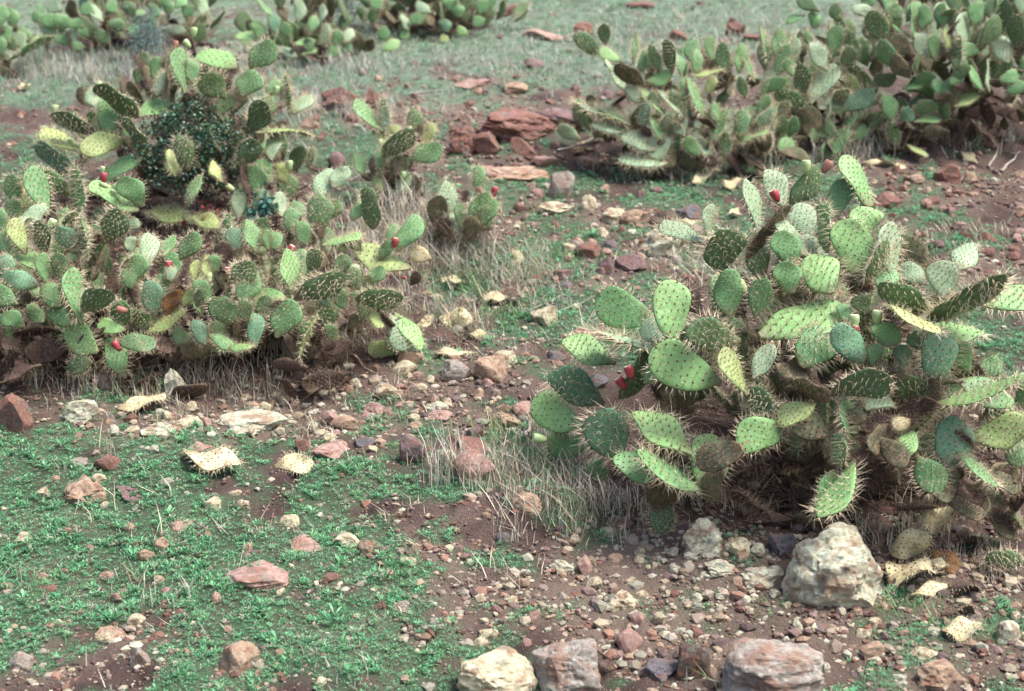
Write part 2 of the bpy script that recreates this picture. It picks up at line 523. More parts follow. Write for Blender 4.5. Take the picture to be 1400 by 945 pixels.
def build_gravel(N, seed, size, thr, name, label, power=1.0):
    x, y, r = scatter(N, seed=seed, power=power)
    z = height(x, y)
    u, v, g, rb = fields(x, y, z)
    p = .05 + smooth(thr, thr + .9, rb) * .95
    p = (p + .04) * (1 - .82 * smooth(.2, 1.0, g))
    k = r.random(N) < p
    x, y, z, u, v, rb = x[k], y[k], z[k], u[k], v[k], rb[k]
    n = len(x)
    s = size * (.35 + 1.1 * r.random(n) ** 2.2 + .25 * r.random(n)) * (y / 5) ** .35
    pal = r.integers(0, len(STONE_PAL), n)
    # reddish stones dominate on the right slope and in the soil, pale ones elsewhere
    redd = (blob(u, v, [(1320, 300, 130, 100, 1), (700, 180, 160, 40, .9), (40, 180, 90, 40, .9), (620, 710, 160, 40, .8)]) > r.random(n))
    pal = np.where(redd & (r.random(n) < .8), r.integers(2, 6, n), pal)
    pale = (blob(u, v, [(960, 770, 170, 60, 1), (430, 570, 260, 40, .7)]) > r.random(n))
    pal = np.where(pale & (r.random(n) < .7), np.array([0, 1, 6, 9])[r.integers(0, 4, n)], pal)
    c = STONE_PAL[pal] * (.5 + .6 * r.random((n, 1))) * .85
    sm_ = (.75 if name == 'soil_crumbs' else .30) * (.5 + .7 * r.random((n, 1)))
    c = c * (1 - sm_) + np.array([.13, .075, .06]) * sm_
    VV, FF, CC = [], [], []
    off = 0
    sh = r.integers(0, 8, n)
    for q in range(8):
        V0, F0 = chip(900 + q, 1, 6, .5)
        m = np.where(sh == q)[0]
        if not len(m): continue
        M = rotmats(r, len(m), .35)
        el = np.stack([.8 + .6 * r.random(len(m)), .7 + .4 * r.random(len(m)), .5 + .35 * r.random(len(m))], -1)
        P = np.einsum('nij,nvj->nvi', M, V0[None] * (el * s[m, None])[:, None, :])
        P = P + np.stack([x[m], y[m], z[m] + s[m] * .06], -1)[:, None, :]
        VV.append(P.reshape(-1, 3)); FF.append((F0[None] + (np.arange(len(m)) * len(V0))[:, None, None]).reshape(-1, 3) + off)
        CC.append(np.repeat(c[m], len(V0), 0)); off += len(m) * len(V0)
    me = mesh_np(name, np.concatenate(VV), np.concatenate(FF), [M_GRAVEL], np.concatenate(CC))
    return tag(link(name, me), label, 'gravel', kind='stuff')


build_gravel(70000, 21, .0105, -.2, 'gravel', 'loose mixed gravel strewn over the red soil')
build_gravel(21000, 22, .021, .0, 'rubble', 'coarse broken stone chips scattered between the larger rocks')
build_gravel(44000, 23, .0065, -.7, 'soil_crumbs', 'fine crumbs of soil and grit on the bare ground')


# ------------------------------------------------------------------ low green growth
def build_herbs(N, seed, leaf, name, label, nl=6, power=1.0, thr=.15):
    x, y, r = scatter(N, seed=seed, power=power)
    z = height(x, y)
    leaf = leaf * (.8 + .9 * smooth(.40, .72, fbm(x * 16 + 31, y * 16, 3, .6)))[:, None]
    u, v, g, rb = fields(x, y, z)
    k = r.random(N) < smooth(thr, thr + .75, g) * (1 - .5 * smooth(.6, 1.4, rb))
    x, y, z, v, g = x[k], y[k], z[k], v[k], g[k]
    leaf = leaf[k]
    n = len(x)
    # each sprig: nl small leaves spreading from one point, on short stalks
    a = r.random((n, 1)) * 6.283 + np.arange(nl)[None] * 6.283 / nl + r.normal(size=(n, nl)) * .4
    sc = (leaf * (.5 + r.random((n, 1))) * (.7 + .6 * r.random((n, nl)))) * ((y / 5) ** .55)[:, None]
    el = r.uniform(.1, 1.1, (n, nl))
    d = np.stack([np.cos(a) * np.cos(el), np.sin(a) * np.cos(el), np.sin(el)], -1)
    side = np.stack([-np.sin(a), np.cos(a), np.zeros_like(a)], -1)
    base = np.stack([x, y, z + .002], -1)[:, None, :] + d * sc[..., None] * .15
    hgt = (np.minimum(.5, .15 + .5 * r.random((n, 1))) * leaf * 2)[..., None] * np.array([0, 0, 1.])
    b = base + hgt * .6
    p0 = b; p2 = b + d * sc[..., None]
    mid = b + d * sc[..., None] * .55 + np.array([0, 0, 1.]) * sc[..., None] * .10
    wd = sc[..., None] * r.uniform(.10, .21, (n, nl, 1))
    P = np.stack([p0, mid + side * wd, p2, mid - side * wd], 2).reshape(-1, 3)
    F = np.arange(len(P)).reshape(-1, 4)
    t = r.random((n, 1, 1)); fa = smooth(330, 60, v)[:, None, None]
    c = np.array([.10, .33, .165]) * (1 - t) + np.array([.26, .52, .28]) * t
    c = np.broadcast_to(c, (n, nl, 3)) * (.7 + .6 * r.random((n, nl, 1)))
    dry = (r.random((n, 1, 1)) < .14 + .30 * fa)
    c = np.where(dry, np.array([.42, .40, .32]) * (.7 + .5 * r.random((n, 1, 1))), c)
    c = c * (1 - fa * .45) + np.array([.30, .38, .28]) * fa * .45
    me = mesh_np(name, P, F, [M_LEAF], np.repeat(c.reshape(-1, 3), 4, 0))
    return tag(link(name, me), label, 'ground cover', kind='stuff')


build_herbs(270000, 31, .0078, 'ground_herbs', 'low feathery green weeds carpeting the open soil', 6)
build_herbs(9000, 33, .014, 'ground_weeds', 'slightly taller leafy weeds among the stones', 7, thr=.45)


# ------------------------------------------------------------------ straw and dry grass
def blades(x, y, z, r, hmin, hmax, wid, spread, cols, droop=.35, segs=2):
    n = len(x)
    droop = droop * r.uniform(-.6, 1.8, n)
    a = r.random(n) * 6.283
    h = hmin + (hmax - hmin) * r.random(n) ** 1.8
    rs = spread * 1.5 * r.random(n) ** .7
    dx = np.cos(a) * rs * h; dy = np.sin(a) * rs * h
    top = np.stack([x + dx, y + dy, z + h * r.uniform(.7, 1, n)], -1)
    base = np.stack([x, y, z - .01], -1)
    midp = base * .5 + top * .5 + np.stack([-dx * droop, -dy * droop, h * .08], -1)
    s = np.stack([np.cos(a + 1.3), np.sin(a + 1.3), np.zeros(n)], -1) * (wid * r.uniform(.6, 1.3, n))[:, None]
    P = np.stack([base - s, base + s, midp - s * .8, midp + s * .8, top], 1)
    i = (np.arange(n) * 5)[:, None, None]
    F = (np.array([[0, 1, 3], [0, 3, 2], [2, 3, 4]])[None] + i).reshape(-1, 3)
    ci = r.integers(0, len(cols), n)
    c = np.array(cols)[ci] * (.7 + .5 * r.random((n, 1)))
    return P.reshape(-1, 3), F, np.repeat(c, 5, 0)


STRAW = [(.60, .53, .39), (.44, .36, .27), (.68, .63, .50), (.28, .21, .16), (.54, .50, .40), (.34, .35, .24)]
GREY = [(.50, .50, .46), (.42, .43, .38), (.36, .40, .33), (.55, .54, .50)]
GRN = [(.10, .26, .09), (.15, .32, .12), (.22, .36, .16)]


def tufts(spec, name, label, cols, seed, wid=.0019):
    r = np.random.default_rng(seed)
    Vs, Fs, Cs = [], [], []
    off = 0
    for px, py, rx, ry, n, h0, h1, sp in spec:
        c = at(px, py)
        s = scale_at(c)
        # clumps inside the patch
        n = int(n * (.40 if name != 'dead_stalks' else 1.3))
        nc = max(1, n // 9)
        cx = c[0] + r.normal(size=nc) * rx / s * .6; cy = c[1] + r.normal(size=nc) * ry / s * 1.4
        k = r.integers(0, nc, n)
        x = cx[k] + r.normal(size=n) * .03; y = cy[k] + r.normal(size=n) * .03
        z = height(x, y)
        V, F, C = blades(x, y, z, r, h0, h1, wid * (s and max(1, 300 / s)), sp, cols)
        Vs.append(V); Fs.append(F + off); Cs.append(C); off += len(V)
    me = mesh_np(name, np.concatenate(Vs), np.concatenate(Fs), [M_STRAW], np.concatenate(Cs))
    return tag(link(name, me), label, 'dry grass', kind='stuff')


tufts([(780, 690, 110, 22, 1150, .03, .15, .6), (700, 650, 40, 24, 500, .04, .17, .6), (850, 690, 50, 12, 500, .03, .14, .7),
       (600, 650, 26, 14, 420, .06, .20, .45), (665, 655, 30, 14, 420, .06, .18, .5), (730, 600, 40, 20, 500, .04, .14, .6),
       (760, 650, 60, 20, 600, .04, .16, .7)],
      'dry_grass', 'pale dry grass standing round the foot of the right cactus', STRAW + GREY[:2], 41)
tufts([(290, 525, 120, 14, 1000, .03, .16, .7), (400, 490, 50, 22, 700, .04, .18, .7), (130, 530, 110, 14, 700, .03, .15, .6),
       (450, 470, 60, 30, 900, .04, .18, .8), (230, 560, 60, 14, 300, .02, .12, .6), (40, 520, 60, 14, 400, .03, .16, .8),
       (500, 440, 50, 30, 600, .04, .16, .8)],
      'dry_grass', 'bleached dry grass below the front left cactus', STRAW + STRAW + GREY[:1], 42)
tufts([(540, 310, 70, 30, 1800, .08, .32, .6), (600, 340, 60, 30, 1200, .06, .28, .7), (640, 370, 60, 26, 1000, .05, .24, .8),
       (500, 350, 50, 30, 900, .06, .28, .7), (720, 370, 50, 26, 500, .04, .18, .8), (640, 430, 90, 30, 900, .03, .16, 1.),
       (560, 420, 50, 30, 600, .04, .18, .9), (740, 420, 60, 26, 350, .03, .12, 1.0), (700, 390, 40, 14, 400, .04, .12, 1.)],
      'dry_grass', 'tangled dry grass on the mound between the small cacti', STRAW + GREY[:2], 43)
tufts([(920, 235, 110, 12, 900, .06, .22, .6), (1080, 215, 90, 14, 900, .06, .2, .7), (1290, 190, 130, 14, 500, .05, .20, .8),
       (1180, 215, 60, 10, 500, .06, .24, .6), (1360, 175, 60, 16, 150, .05, .2, .8), (1150, 150, 40, 20, 150, .06, .18, .8)],
      'dry_grass', 'grey dry grass under the cacti on the upper right slope', STRAW + GREY, 44)
tufts([(150, 105, 90, 16, 1300, .08, .26, .6), (430, 160, 60, 16, 700, .08, .22, .6), (40, 105, 50, 16, 600, .08, .24, .6),
       (480, 95, 110, 14, 1000, .06, .22, .6), (700, 95, 160, 26, 1400, .04, .12, .8), (600, 70, 200, 20, 1200, .04, .12, .8),
       (820, 60, 160, 30, 1200, .04, .12, .8), (980, 30, 90, 20, 500, .05, .14, .8), (300, 90, 90, 14, 700, .07, .24, .6),
       (900, 190, 40, 14, 300, .06, .2, .6), (100, 85, 110, 10, 600, .08, .26, .6), (560, 150, 60, 16, 300, .05, .14, .7),
       (1010, 60, 60, 20, 300, .05, .2, .7)],
      'dry_grass', 'wispy grey grass over the far slope', GREY + GREY + STRAW[:2], 45, .0016)
tufts([(1250, 830, 70, 14, 160, .03, .09, .8), (1060, 830, 60, 10, 90, .03, .07, .8), (560, 780, 40, 16, 120, .03, .09, .6),
       (660, 600, 30, 20, 220, .05, .16, .5), (640, 400, 60, 30, 500, .05, .16, .6), (760, 350, 60, 30, 400, .03, .1, .8),
       (200, 540, 90, 12, 300, .03, .12, .6), (690, 440, 60, 20, 350, .03, .12, .7), (480, 640, 60, 20, 200, .02, .05, 1),
       (160, 780, 160, 60, 260, .02, .07, 1), (820, 720, 40, 10, 120, .03, .08, .7), (1330, 860, 60, 10, 140, .02, .07, .8),
       (720, 290, 30, 20, 100, .05, .15, .6), (740, 640, 50, 30, 350, .05, .14, .6)],
      'grass', 'thin green grass blades between the stones', GRN, 46)
tufts([(200, 750, 260, 110, 160, .04, .13, .9), (600, 800, 200, 60, 110, .03, .09, 1.1), (1000, 700, 100, 20, 90, .03, .1, 1.),
       (1150, 690, 160, 26, 120, .04, .14, 1.), (1260, 720, 90, 24, 110, .04, .18, .9), (1350, 780, 50, 20, 60, .04, .12, 1.),
       (900, 340, 60, 30, 120, .03, .1, 1.), (1290, 330, 110, 40, 260, .03, .1, 1.), (500, 560, 130, 30, 160, .03, .1, 1.),
       (950, 380, 60, 30, 200, .04, .12, 1.)],
      'dead_stalks', 'scattered dry stalks lying and standing on the slope', STRAW, 47)


BRN = [(.13, .085, .06), (.20, .14, .10), (.09, .06, .045), (.28, .21, .15), (.16, .11, .09)]
tufts([(300, 460, 220, 40, 5200, .02, .10, 5), (70, 470, 100, 50, 2600, .02, .10, 5), (1130, 660, 230, 34, 4200, .02, .10, 5), (1250, 600, 120, 40, 1600, .02, .10, 5),
       (270, 320, 130, 26, 1500, .02, .10, 5), (1080, 560, 150, 60, 2500, .02, .1, 5), (540, 330, 90, 50, 1500, .02, .1, 5), (930, 215, 110, 14, 900, .02, .1, 5),
       (1280, 170, 150, 24, 1500, .02, .12, 5), (640, 350, 50, 30, 700, .02, .1, 5), (480, 440, 70, 50, 1100, .02, .1, 5)],
      'dry_litter', 'matted brown litter of fallen stalks and spines under the cacti', BRN, 48, .0022)


def scatter_blades(N, seed, name, label, cols, zones, h0, h1, wid=.0016, spread=.7, base=0.):
    x, y, r = scatter(N, seed=seed, power=1.0, z0=3.0, z1=17.5)
    z = height(x, y)
    u, v, g, rb = fields(x, y, z)
    p = base + blob(u, v, zones) + 1.6 * (fbm(x * 4 + 3, y * 4, 3, .6) - .5) - blob(u, v, LITTER_SHADE) - 1.2 * blob(u, v, SOIL)
    k = r.random(N) < smooth(.2, 1.1, p)
    x, y, z = x[k], y[k], z[k]
    V, F, Cc = blades(x, y, z, r, h0, h1, wid, spread, cols)
    me = mesh_np(name, V, F, [M_STRAW], Cc)
    return tag(link(name, me), label, 'grass', kind='stuff')


FARZ = [(600, 60, 400, 60, 1.3), (820, 60, 200, 60, 1), (60, 120, 140, 60, 1.1), (460, 180, 120, 60, .7), (700, 120, 160, 50, .8), (150, 110, 160, 40, .9),
        (1000, 20, 120, 40, .8), (420, 110, 120, 40, .9), (900, 230, 160, 20, .5), (1300, 340, 150, 30, .5), (1200, 210, 200, 20, .5)]
MIDZ = [(740, 380, 110, 90, 1.0), (660, 420, 90, 70, .9), (700, 460, 90, 40, .7), (740, 620, 120, 80, .6), (250, 540, 260, 40, .5), (470, 470, 90, 60, .7),
        (1380, 460, 60, 60, .4), (800, 430, 90, 50, .5), (100, 560, 120, 30, .5)]
scatter_blades(120000, 61, 'far_grass', 'short grey green grass over the far slope', GREY + [(.22, .32, .22), (.28, .38, .27), (.20, .28, .18), (.34, .40, .30)], FARZ, .02, .085, .0030)
scatter_blades(60000, 62, 'grass', 'short mixed green and dry grass in the middle of the slope', STRAW + GRN + GREY, MIDZ, .02, .09, .0013, 1.0)
# ------------------------------------------------------------------ rocks
def rock_mesh(name, seed, sub, cuts, rough, mats):
    r = np.random.default_rng(seed)
    V, F = chip(seed, sub, cuts, .62 if sub == 5 else .5)
    if sub == 5:
        V = np.sign(V) * np.abs(V) ** np.array([.86, .9, .84])
    if rough:
        n = unit(V)
        q = V * 1.9 + seed % 17
        def tri(k, o):
            return (fbm(q[:, 0] * k, q[:, 1] * k + 3, o, .6) + fbm(q[:, 1] * k + 7, q[:, 2] * k, o, .6) + fbm(q[:, 2] * k, q[:, 0] * k + 11, o, .6) - 1.5) * .75
        nn = tri(1.2, 3); n3 = tri(4.2, 3)
        V = V + n * (nn * .6 + n3 * .28 + np.abs(n3) * -.25)[:, None] * (rough + .08)
    lo_ = np.clip(-V[:, 2:3] - .05, 0, .6)
    V[:, :2] *= 1 + (.1 if sub == 5 else .28) * lo_
    mn, mx = V.min(0), V.max(0)
    V = (V - (mn + mx) / 2) / (mx - mn)          # a unit box
    return mesh_np(name, V, F, mats)


SMALL = [rock_mesh('rock', 300 + k, 2, 9, .25, [RM['tan']]) for k in range(14)]
_rs = random.Random(3)


def place_rock(px, py, w_, h_, m, me=None, seed=0, rough=.3, tall=None, tilt=None, name='rock', rz=None, sub=3, cuts=11):
    foot = at(px, py + .42 * h_)
    s = scale_at(foot)
    W = w_ / s
    D = W * _rs.uniform(.7, .9)
    th = PITCH + math.atan((py - 472.5) / FPX)
    H = math.sqrt(max((.3 * W) ** 2, (h_ / s) ** 2 - (D * math.sin(th)) ** 2)) / math.cos(th)
    big = me is None
    if w_ > 75: H *= .78
    if big:
        me = rock_mesh(name, seed or _rs.randrange(9999), sub, cuts, rough, [RM[m]])
    o = link(name, me)
    o.data = me
    if not big:
        o.material_slots[0].link = 'OBJECT'; o.material_slots[0].material = RM[m]
    f_ = ray(px, py + .42 * h_)
    dep = float((foot - CAM) @ FW) + D * .30
    c = CAM + ray(px, py) * dep
    zg = float(height(c[0], c[1]))
    c[2] = min(c[2], zg + H * .38) - .05 * H
    o.location = c
    o.scale = (W * 1.04, D, H * 1.12)
    t = _rs.uniform(-.15, .15) if tilt is None else tilt
    o.rotation_euler = (_rs.uniform(.0, .25), t * (.4 if sub == 5 else 1), _rs.uniform(-.35, .35) if rz is None else rz)
    return o


ROCKS = [
    (18, 568, 52, 58, 'red', 'smooth red brown boulder cut off by the left edge of the photo', .1),
    (146, 634, 36, 28, 'red', 'small brick red stone in the green growth at left', .1),
    (116, 672, 62, 36, 'tan', 'rough tan clod below the brick red stone', .7),
    (178, 676, 46, 24, 'mauve', 'crumbling dark clod beside the rough tan clod', .8),
    (345, 576, 92, 32, 'pale', 'long pale greenish slab in the rubble band', .3),
    (110, 562, 52, 36, 'pale', 'pale green stone right of the red boulder at the left edge', .5),
    (352, 787, 88, 40, 'pink', 'flat pinkish slab lying alone in the green growth', .15),
    (330, 902, 54, 50, 'tan', 'rounded brown stone at the bottom of the green growth', .15),
    (680, 924, 116, 92, 'cream', 'large cream boulder at the bottom edge', .35),
    (776, 914, 96, 90, 'grey', 'large grey mauve boulder right of the cream boulder', .35),
    (859, 877, 38, 42, 'pink', 'pink block with a flat top and sharp edges', .05),
    (1056, 916, 140, 112, 'grey', 'biggest grey brown boulder at the bottom edge with a whitish corner', .3),
    (1142, 778, 146, 134, 'pale', 'big pale boulder under the right cactus with green and rusty patches', .45),
    (962, 738, 56, 54, 'pale', 'knobbly pale rock at the left end of the rubble by the big pale boulder', .7),
    (1008, 750, 34, 30, 'cream', 'small pink centred cream knob left of the big pale boulder', .5),
    (1044, 790, 70, 34, 'pale', 'low overhanging pale ledge at the foot of the big pale boulder', .6),
    (1070, 745, 50, 40, 'slate', 'dark rock in the gap left of the big pale boulder', .6),
    (985, 778, 44, 26, 'pale', 'pale broken lump below the knobbly pale rock', .6),
    (720, 688, 46, 30, 'tan', 'tan stone with a pinkish face by the dry grass', .2),
    (650, 640, 60, 50, 'pink', 'angled pinkish slab leaning in the dry grass tuft', .1),
    (648, 613, 64, 20, 'red', 'rusty red slab lying across the leaning slab', .15),
    (627, 630, 14, 14, 'cream', 'tiny tan stone wedged under the rusty red slab', .1),
    (566, 616, 36, 48, 'mauve', 'dark mauve rock left of the dry grass tuft', .15),
    (456, 616, 66, 24, 'pink', 'long pinkish stone lying beside the spotted fallen pad', .35),
    (416, 609, 24, 20, 'red', 'small red lump at the left end of the long pinkish stone', .3),
    (500, 606, 30, 16, 'slate', 'flat slate grey stone right of the long pinkish stone', .2),
    (671, 506, 46, 40, 'tan', 'blocky olive tan rock in the middle of the slope', .15),
    (624, 508, 42, 30, 'grey', 'grey mauve stone left of the blocky tan rock', .2),
    (690, 490, 34, 20, 'cream', 'pale chip behind the blocky tan rock', .2),
    (744, 434, 42, 32, 'cream', 'clean cream rock standing alone in the grass', .1),
    (449, 522, 32, 30, 'cream', 'cream block in front of the left cactus, right one of a pair', .1),
    (421, 522, 22, 24, 'cream', 'cream block in front of the left cactus, left one of a pair', .1),
    (526, 536, 40, 28, 'cream', 'rounded cream stone in the middle rubble', .25),
    (512, 562, 44, 24, 'pink', 'pinkish stone below the rounded cream stone', .3),
    (472, 578, 36, 22, 'tan', 'tan stone left of the pinkish rubble stone', .3),
    (552, 505, 36, 20, 'cream', 'flat cream stone below the spotted yellow pad', .25),
    (560, 490, 40, 26, 'tan', 'tan stone partly behind the flat cream stone', .25),
    (452, 572, 24, 22, 'pink', 'pinkish stone at the end of the long pale slab', .2),
    (240, 526, 30, 44, 'pale', 'tall pale stone in the grass below the left cactus', .3),
    (140, 522, 24, 22, 'grey', 'grey stone in the shade of the left cactus', .3),
    (212, 588, 60, 18, 'pale', 'low pale green rubble stone under the curled fallen pad', .5),
    (255, 578, 40, 16, 'cream', 'small cream rubble stone left of the long pale slab', .5),
    (767, 254, 40, 42, 'grey', 'pointed grey stone standing on the far terrace', .05),
    (632, 194, 42, 42, 'red', 'round reddish rock with lichen, left one of the outcrop pair', .5),
    (663, 198, 40, 34, 'red', 'round reddish rock with lichen, right one of the outcrop pair', .5),
    (716, 202, 34, 30, 'red', 'smooth reddish rock under the red outcrop', .15),
    (712, 170, 120, 46, 'red', 'long red outcrop on the far slope', .55),
    (770, 165, 70, 30, 'mauve', 'right shoulder of red rock beside the long red outcrop', .4),
    (465, 134, 56, 34, 'red', 'red brown boulder behind the left cactus', .35),
    (510, 138, 30, 28, 'red', 'smaller red brown boulder right of the one behind the left cactus', .3),
    (645, 118, 50, 16, 'pink', 'low pinkish stone above the red outcrop', .3),
    (705, 122, 34, 18, 'tan', 'tan stone above the right end of the red outcrop', .3),
    (730, 88, 26, 16, 'mauve', 'mauve stone on the far grass', .3),
    (798, 40, 28, 20, 'red', 'red stone near the tip of the middle right cactus', .3),
    (740, 50, 60, 10, 'pink', 'flat pink patch of stone on the far grass', .3),
    (942, 293, 38, 30, 'slate', 'dark purple grey stone behind the right cactus', .12),
    (903, 303, 34, 32, 'dark', 'dark brown rock left of the purple grey stone', .4),
    (868, 298, 42, 26, 'tan', 'tan rock in the terrace edge', .4),
    (840, 296, 34, 24, 'cream', 'cream rock in the terrace edge', .5),
    (805, 278, 24, 24, 'cream', 'upright cream knob on the dark soil', .5),
    (763, 284, 46, 18, 'cream', 'knobbly cream rubble under the pointed grey stone', .7),
    (712, 284, 26, 14, 'red', 'red stone left of the knobbly cream rubble', .2),
    (804, 343, 38, 26, 'red', 'rusty red stone in the middle rubble field', .15),
    (833, 335, 32, 15, 'slate', 'slate blue stone next to the rusty red stone', .1),
    (863, 362, 44, 26, 'mauve', 'mauve stone with a flat pale foot', .15),
    (831, 365, 22, 26, 'mauve', 'dark mauve stone left of the flat footed mauve stone', .15),
    (769, 376, 26, 16, 'mauve', 'mauve stone on top of the small dark pile', .2),
    (772, 390, 22, 14, 'slate', 'slate stone at the bottom of the small dark pile', .2),
    (903, 333, 64, 44, 'pale', 'knobbly pale green rock behind the tall pale pad', .7),
    (705, 240, 96, 20, 'tan', 'long tan rubble heap in front of the red outcrop', .6),
    (745, 222, 34, 18, 'pink', 'pinkish stone behind the long tan heap', .3),
    (670, 238, 50, 14, 'pink', 'flat pinkish stone left of the long tan heap', .3),
    (800, 222, 26, 16, 'tan', 'tan stone near the white log', .3),
    (1295, 238, 36, 30, 'red', 'red rock on the bare right slope', .35),
    (1328, 245, 24, 20, 'tan', 'tan stone right of the red rock on the bare slope', .3),
    (1210, 275, 44, 26, 'red', 'wide red stone right of the tallest pad', .3),
    (1250, 245, 26, 14, 'tan', 'small tan stone above the wide red stone', .3),
    (1255, 338, 30, 14, 'pink', 'pinkish stone in the red soil behind the right cactus', .3),
    (1360, 380, 34, 22, 'red', 'red stone behind the rightmost tall pad', .3),
    (1392, 240, 20, 16, 'tan', 'tan stone at the right edge of the bare slope', .3),
    (1005, 40, 28, 30, 'red', 'dark red cairn like rock on the far right grass', .7),
    (928, 49, 24, 16, 'red', 'small red rock on the far grass', .3),
    (1030, 52, 30, 12, 'red', 'flat red rock right of the cairn like rock', .3),
    (992, 56, 18, 10, 'pink', 'pink chip below the cairn like rock', .3),
    (876, 8, 40, 12, 'red', 'red stone at the top edge', .3),
    (700, 14, 30, 16, 'red', 'red stone by the cacti at the top edge', .3),
    (1376, 866, 40, 36, 'pale', 'pale rock near the lower right corner', .4),
    (1286, 922, 72, 46, 'tan', 'wide pinkish tan rock at the bottom right', .35),
    (1192, 890, 34, 26, 'tan', 'rounded tan stone right of the biggest boulder', .3),
    (1180, 866, 26, 18, 'cream', 'cream stone above the rounded tan stone', .3),
    (1195, 852, 22, 18, 'cream', 'cream stone with a dark side in the gravel below the big pale boulder', .3),
    (1264, 892, 40, 18, 'cream', 'long cream stone above the wide pinkish tan rock', .3),
    (850, 822, 50, 30, 'cream', 'pale crumbly rock above the pink block', .6),
    (902, 846, 20, 20, 'cream', 'cream cube shaped stone right of the pink block', .1),
    (872, 846, 22, 22, 'pink', 'pinkish stone just behind the pink block', .15),
    (945, 908, 52, 64, 'dark', 'dark brown rock left of the biggest boulder', .3),
    (976, 928, 28, 36, 'tan', 'tan wedge against the biggest boulder', .1),
    (905, 920, 56, 34, 'slate', 'dark bluish rock at the bottom edge', .4),
    (824, 915, 26, 30, 'dark', 'dark stone right of the grey mauve boulder', .3),
    (395, 712, 28, 18, 'cream', 'cream stone in the green growth above the flat slab', .3),
    (222, 745, 22, 22, 'tan', 'egg shaped tan stone, right one of two in the green', .1),
    (198, 760, 26, 18, 'tan', 'lumpy tan stone, left one of two in the green', .4),
    (476, 738, 42, 24, 'cream', 'flat cream stone at the edge of the dark soil', .35),
    (500, 748, 26, 22, 'tan', 'tan stone overlapping the flat cream stone', .3),
    (558, 768, 22, 14, 'cream', 'small cream stone on the dark soil', .2),
    (546, 830, 26, 18, 'grey', 'whitish tilted stone in the patchy green', .1),
    (522, 828, 18, 16, 'red', 'round red stone touching the whitish tilted stone', .1),
    (152, 868, 46, 20, 'tan', 'long tan stone at the lower left', .3),
    (186, 848, 26, 20, 'cream', 'cream stone above the long tan stone', .3),
    (192, 898, 26, 34, 'grey', 'grey stone with a white foot at the lower left', .3),
    (28, 905, 34, 26, 'grey', 'pale grey stone near the lower left corner', .4),
    (246, 718, 38, 14, 'pink', 'pink stone half sunk in the green growth', .2),
    (414, 748, 60, 14, 'pink', 'faint pinkish stone right above the flat slab', .3),
    (146, 788, 22, 14, 'pink', 'pinkish stone in the green left of the egg shaped stone', .2),
    (690, 735, 22, 14, 'slate', 'small slate stone on the dark soil', .2),
    (767, 776, 38, 20, 'pale', 'pale green stone half buried at the soil edge', .3),
    (800, 776, 20, 26, 'pink', 'pinkish upright stone right of the half buried pale one', .2),
    (812, 797, 22, 18, 'cream', 'cream stone below the upright pinkish one', .2),
    (785, 738, 16, 14, 'cream', 'small cream stone under the dry grass fringe', .2),
    (832, 728, 22, 14, 'cream', 'cream stone beside the red one under the right cactus', .2),
    (846, 716, 40, 18, 'red', 'dark red stone under the low pads of the right cactus', .2),
    (842, 765, 20, 16, 'tan', 'rounded tan stone below the right cactus', .2),
    (992, 672, 44, 34, 'red', 'pitted round red rock in the shade behind the low pads', .7),
    (1030, 665, 20, 16, 'grey', 'small grey stone in the shade of the right cactus', .2),
    (930, 720, 20, 16, 'mauve', 'mauve stone under the hanging low pad', .2),
    (1205, 698, 54, 24, 'red', 'red slab in the deep shade of the right cactus', .2),
    (1310, 725, 20, 14, 'slate', 'small dark stone in the shade at the right', .2),
    (815, 523, 34, 20, 'slate', 'tilted slate slab behind the red fruits', .05),
    (760, 487, 30, 14, 'slate', 'dark slate chip on the soil above the left pads', .05),
    (805, 458, 46, 14, 'red', 'low reddish stone above the left pads', .2),
    (720, 560, 40, 20, 'pink', 'pinkish stone above the dry grass', .2),
    (690, 575, 44, 24, 'tan', 'tan stone behind the leaning slab', .3),
    (650, 592, 24, 22, 'mauve', 'dark mauve stone behind the rusty red slab', .1),
    (600, 568, 36, 14, 'pink', 'pink flat stone on the upper soil strip', .2),
    (108, 632, 26, 14, 'grey', 'whitish lump left of the brick red stone', .6),
    (134, 655, 22, 16, 'cream', 'cream stone touching the brick red stone', .2),
    (275, 612, 36, 14, 'pink', 'pinkish stone above the split fallen pad', .3),
    (320, 675, 24, 12, 'cream', 'small cream stone in the green right of centre left', .3),
    (332, 690, 18, 16, 'cream', 'cream stone below the split fallen pad', .3),
    (290, 690, 24, 18, 'cream', 'pale yellow stone in the green below the split fallen pad', .3),
    (62, 672, 20, 14, 'cream', 'small cream stone in the green near the left edge', .3),
    (36, 735, 26, 12, 'cream', 'cream stone low in the green near the left edge', .3),
    (66, 805, 26, 14, 'red', 'reddish stone in the green at the lower left', .2),
    (425, 172, 26, 24, 'tan', 'tan stone right of the rear left cactus', .3),
    (460, 220, 24, 26, 'mauve', 'mauve stone in the grass near the small cactus', .2),
    (75, 655, 14, 10, 'tan', 'tiny tan stone in the green near the left edge', .2),
]
for px, py, w_, h_, m, lab, ro in ROCKS:
    sub = 5 if w_ > 75 else (4 if w_ > 40 else 3)
    o = place_rock(px, py, w_, h_, m, None, rough=ro, sub=sub, cuts=(16 if w_ > 60 else 11), seed=(int(px) * 7 + int(py)) % 9973,
                   name='boulder' if w_ > 60 and py > 740 else 'rock')
    tag(o, lab, 'rock')

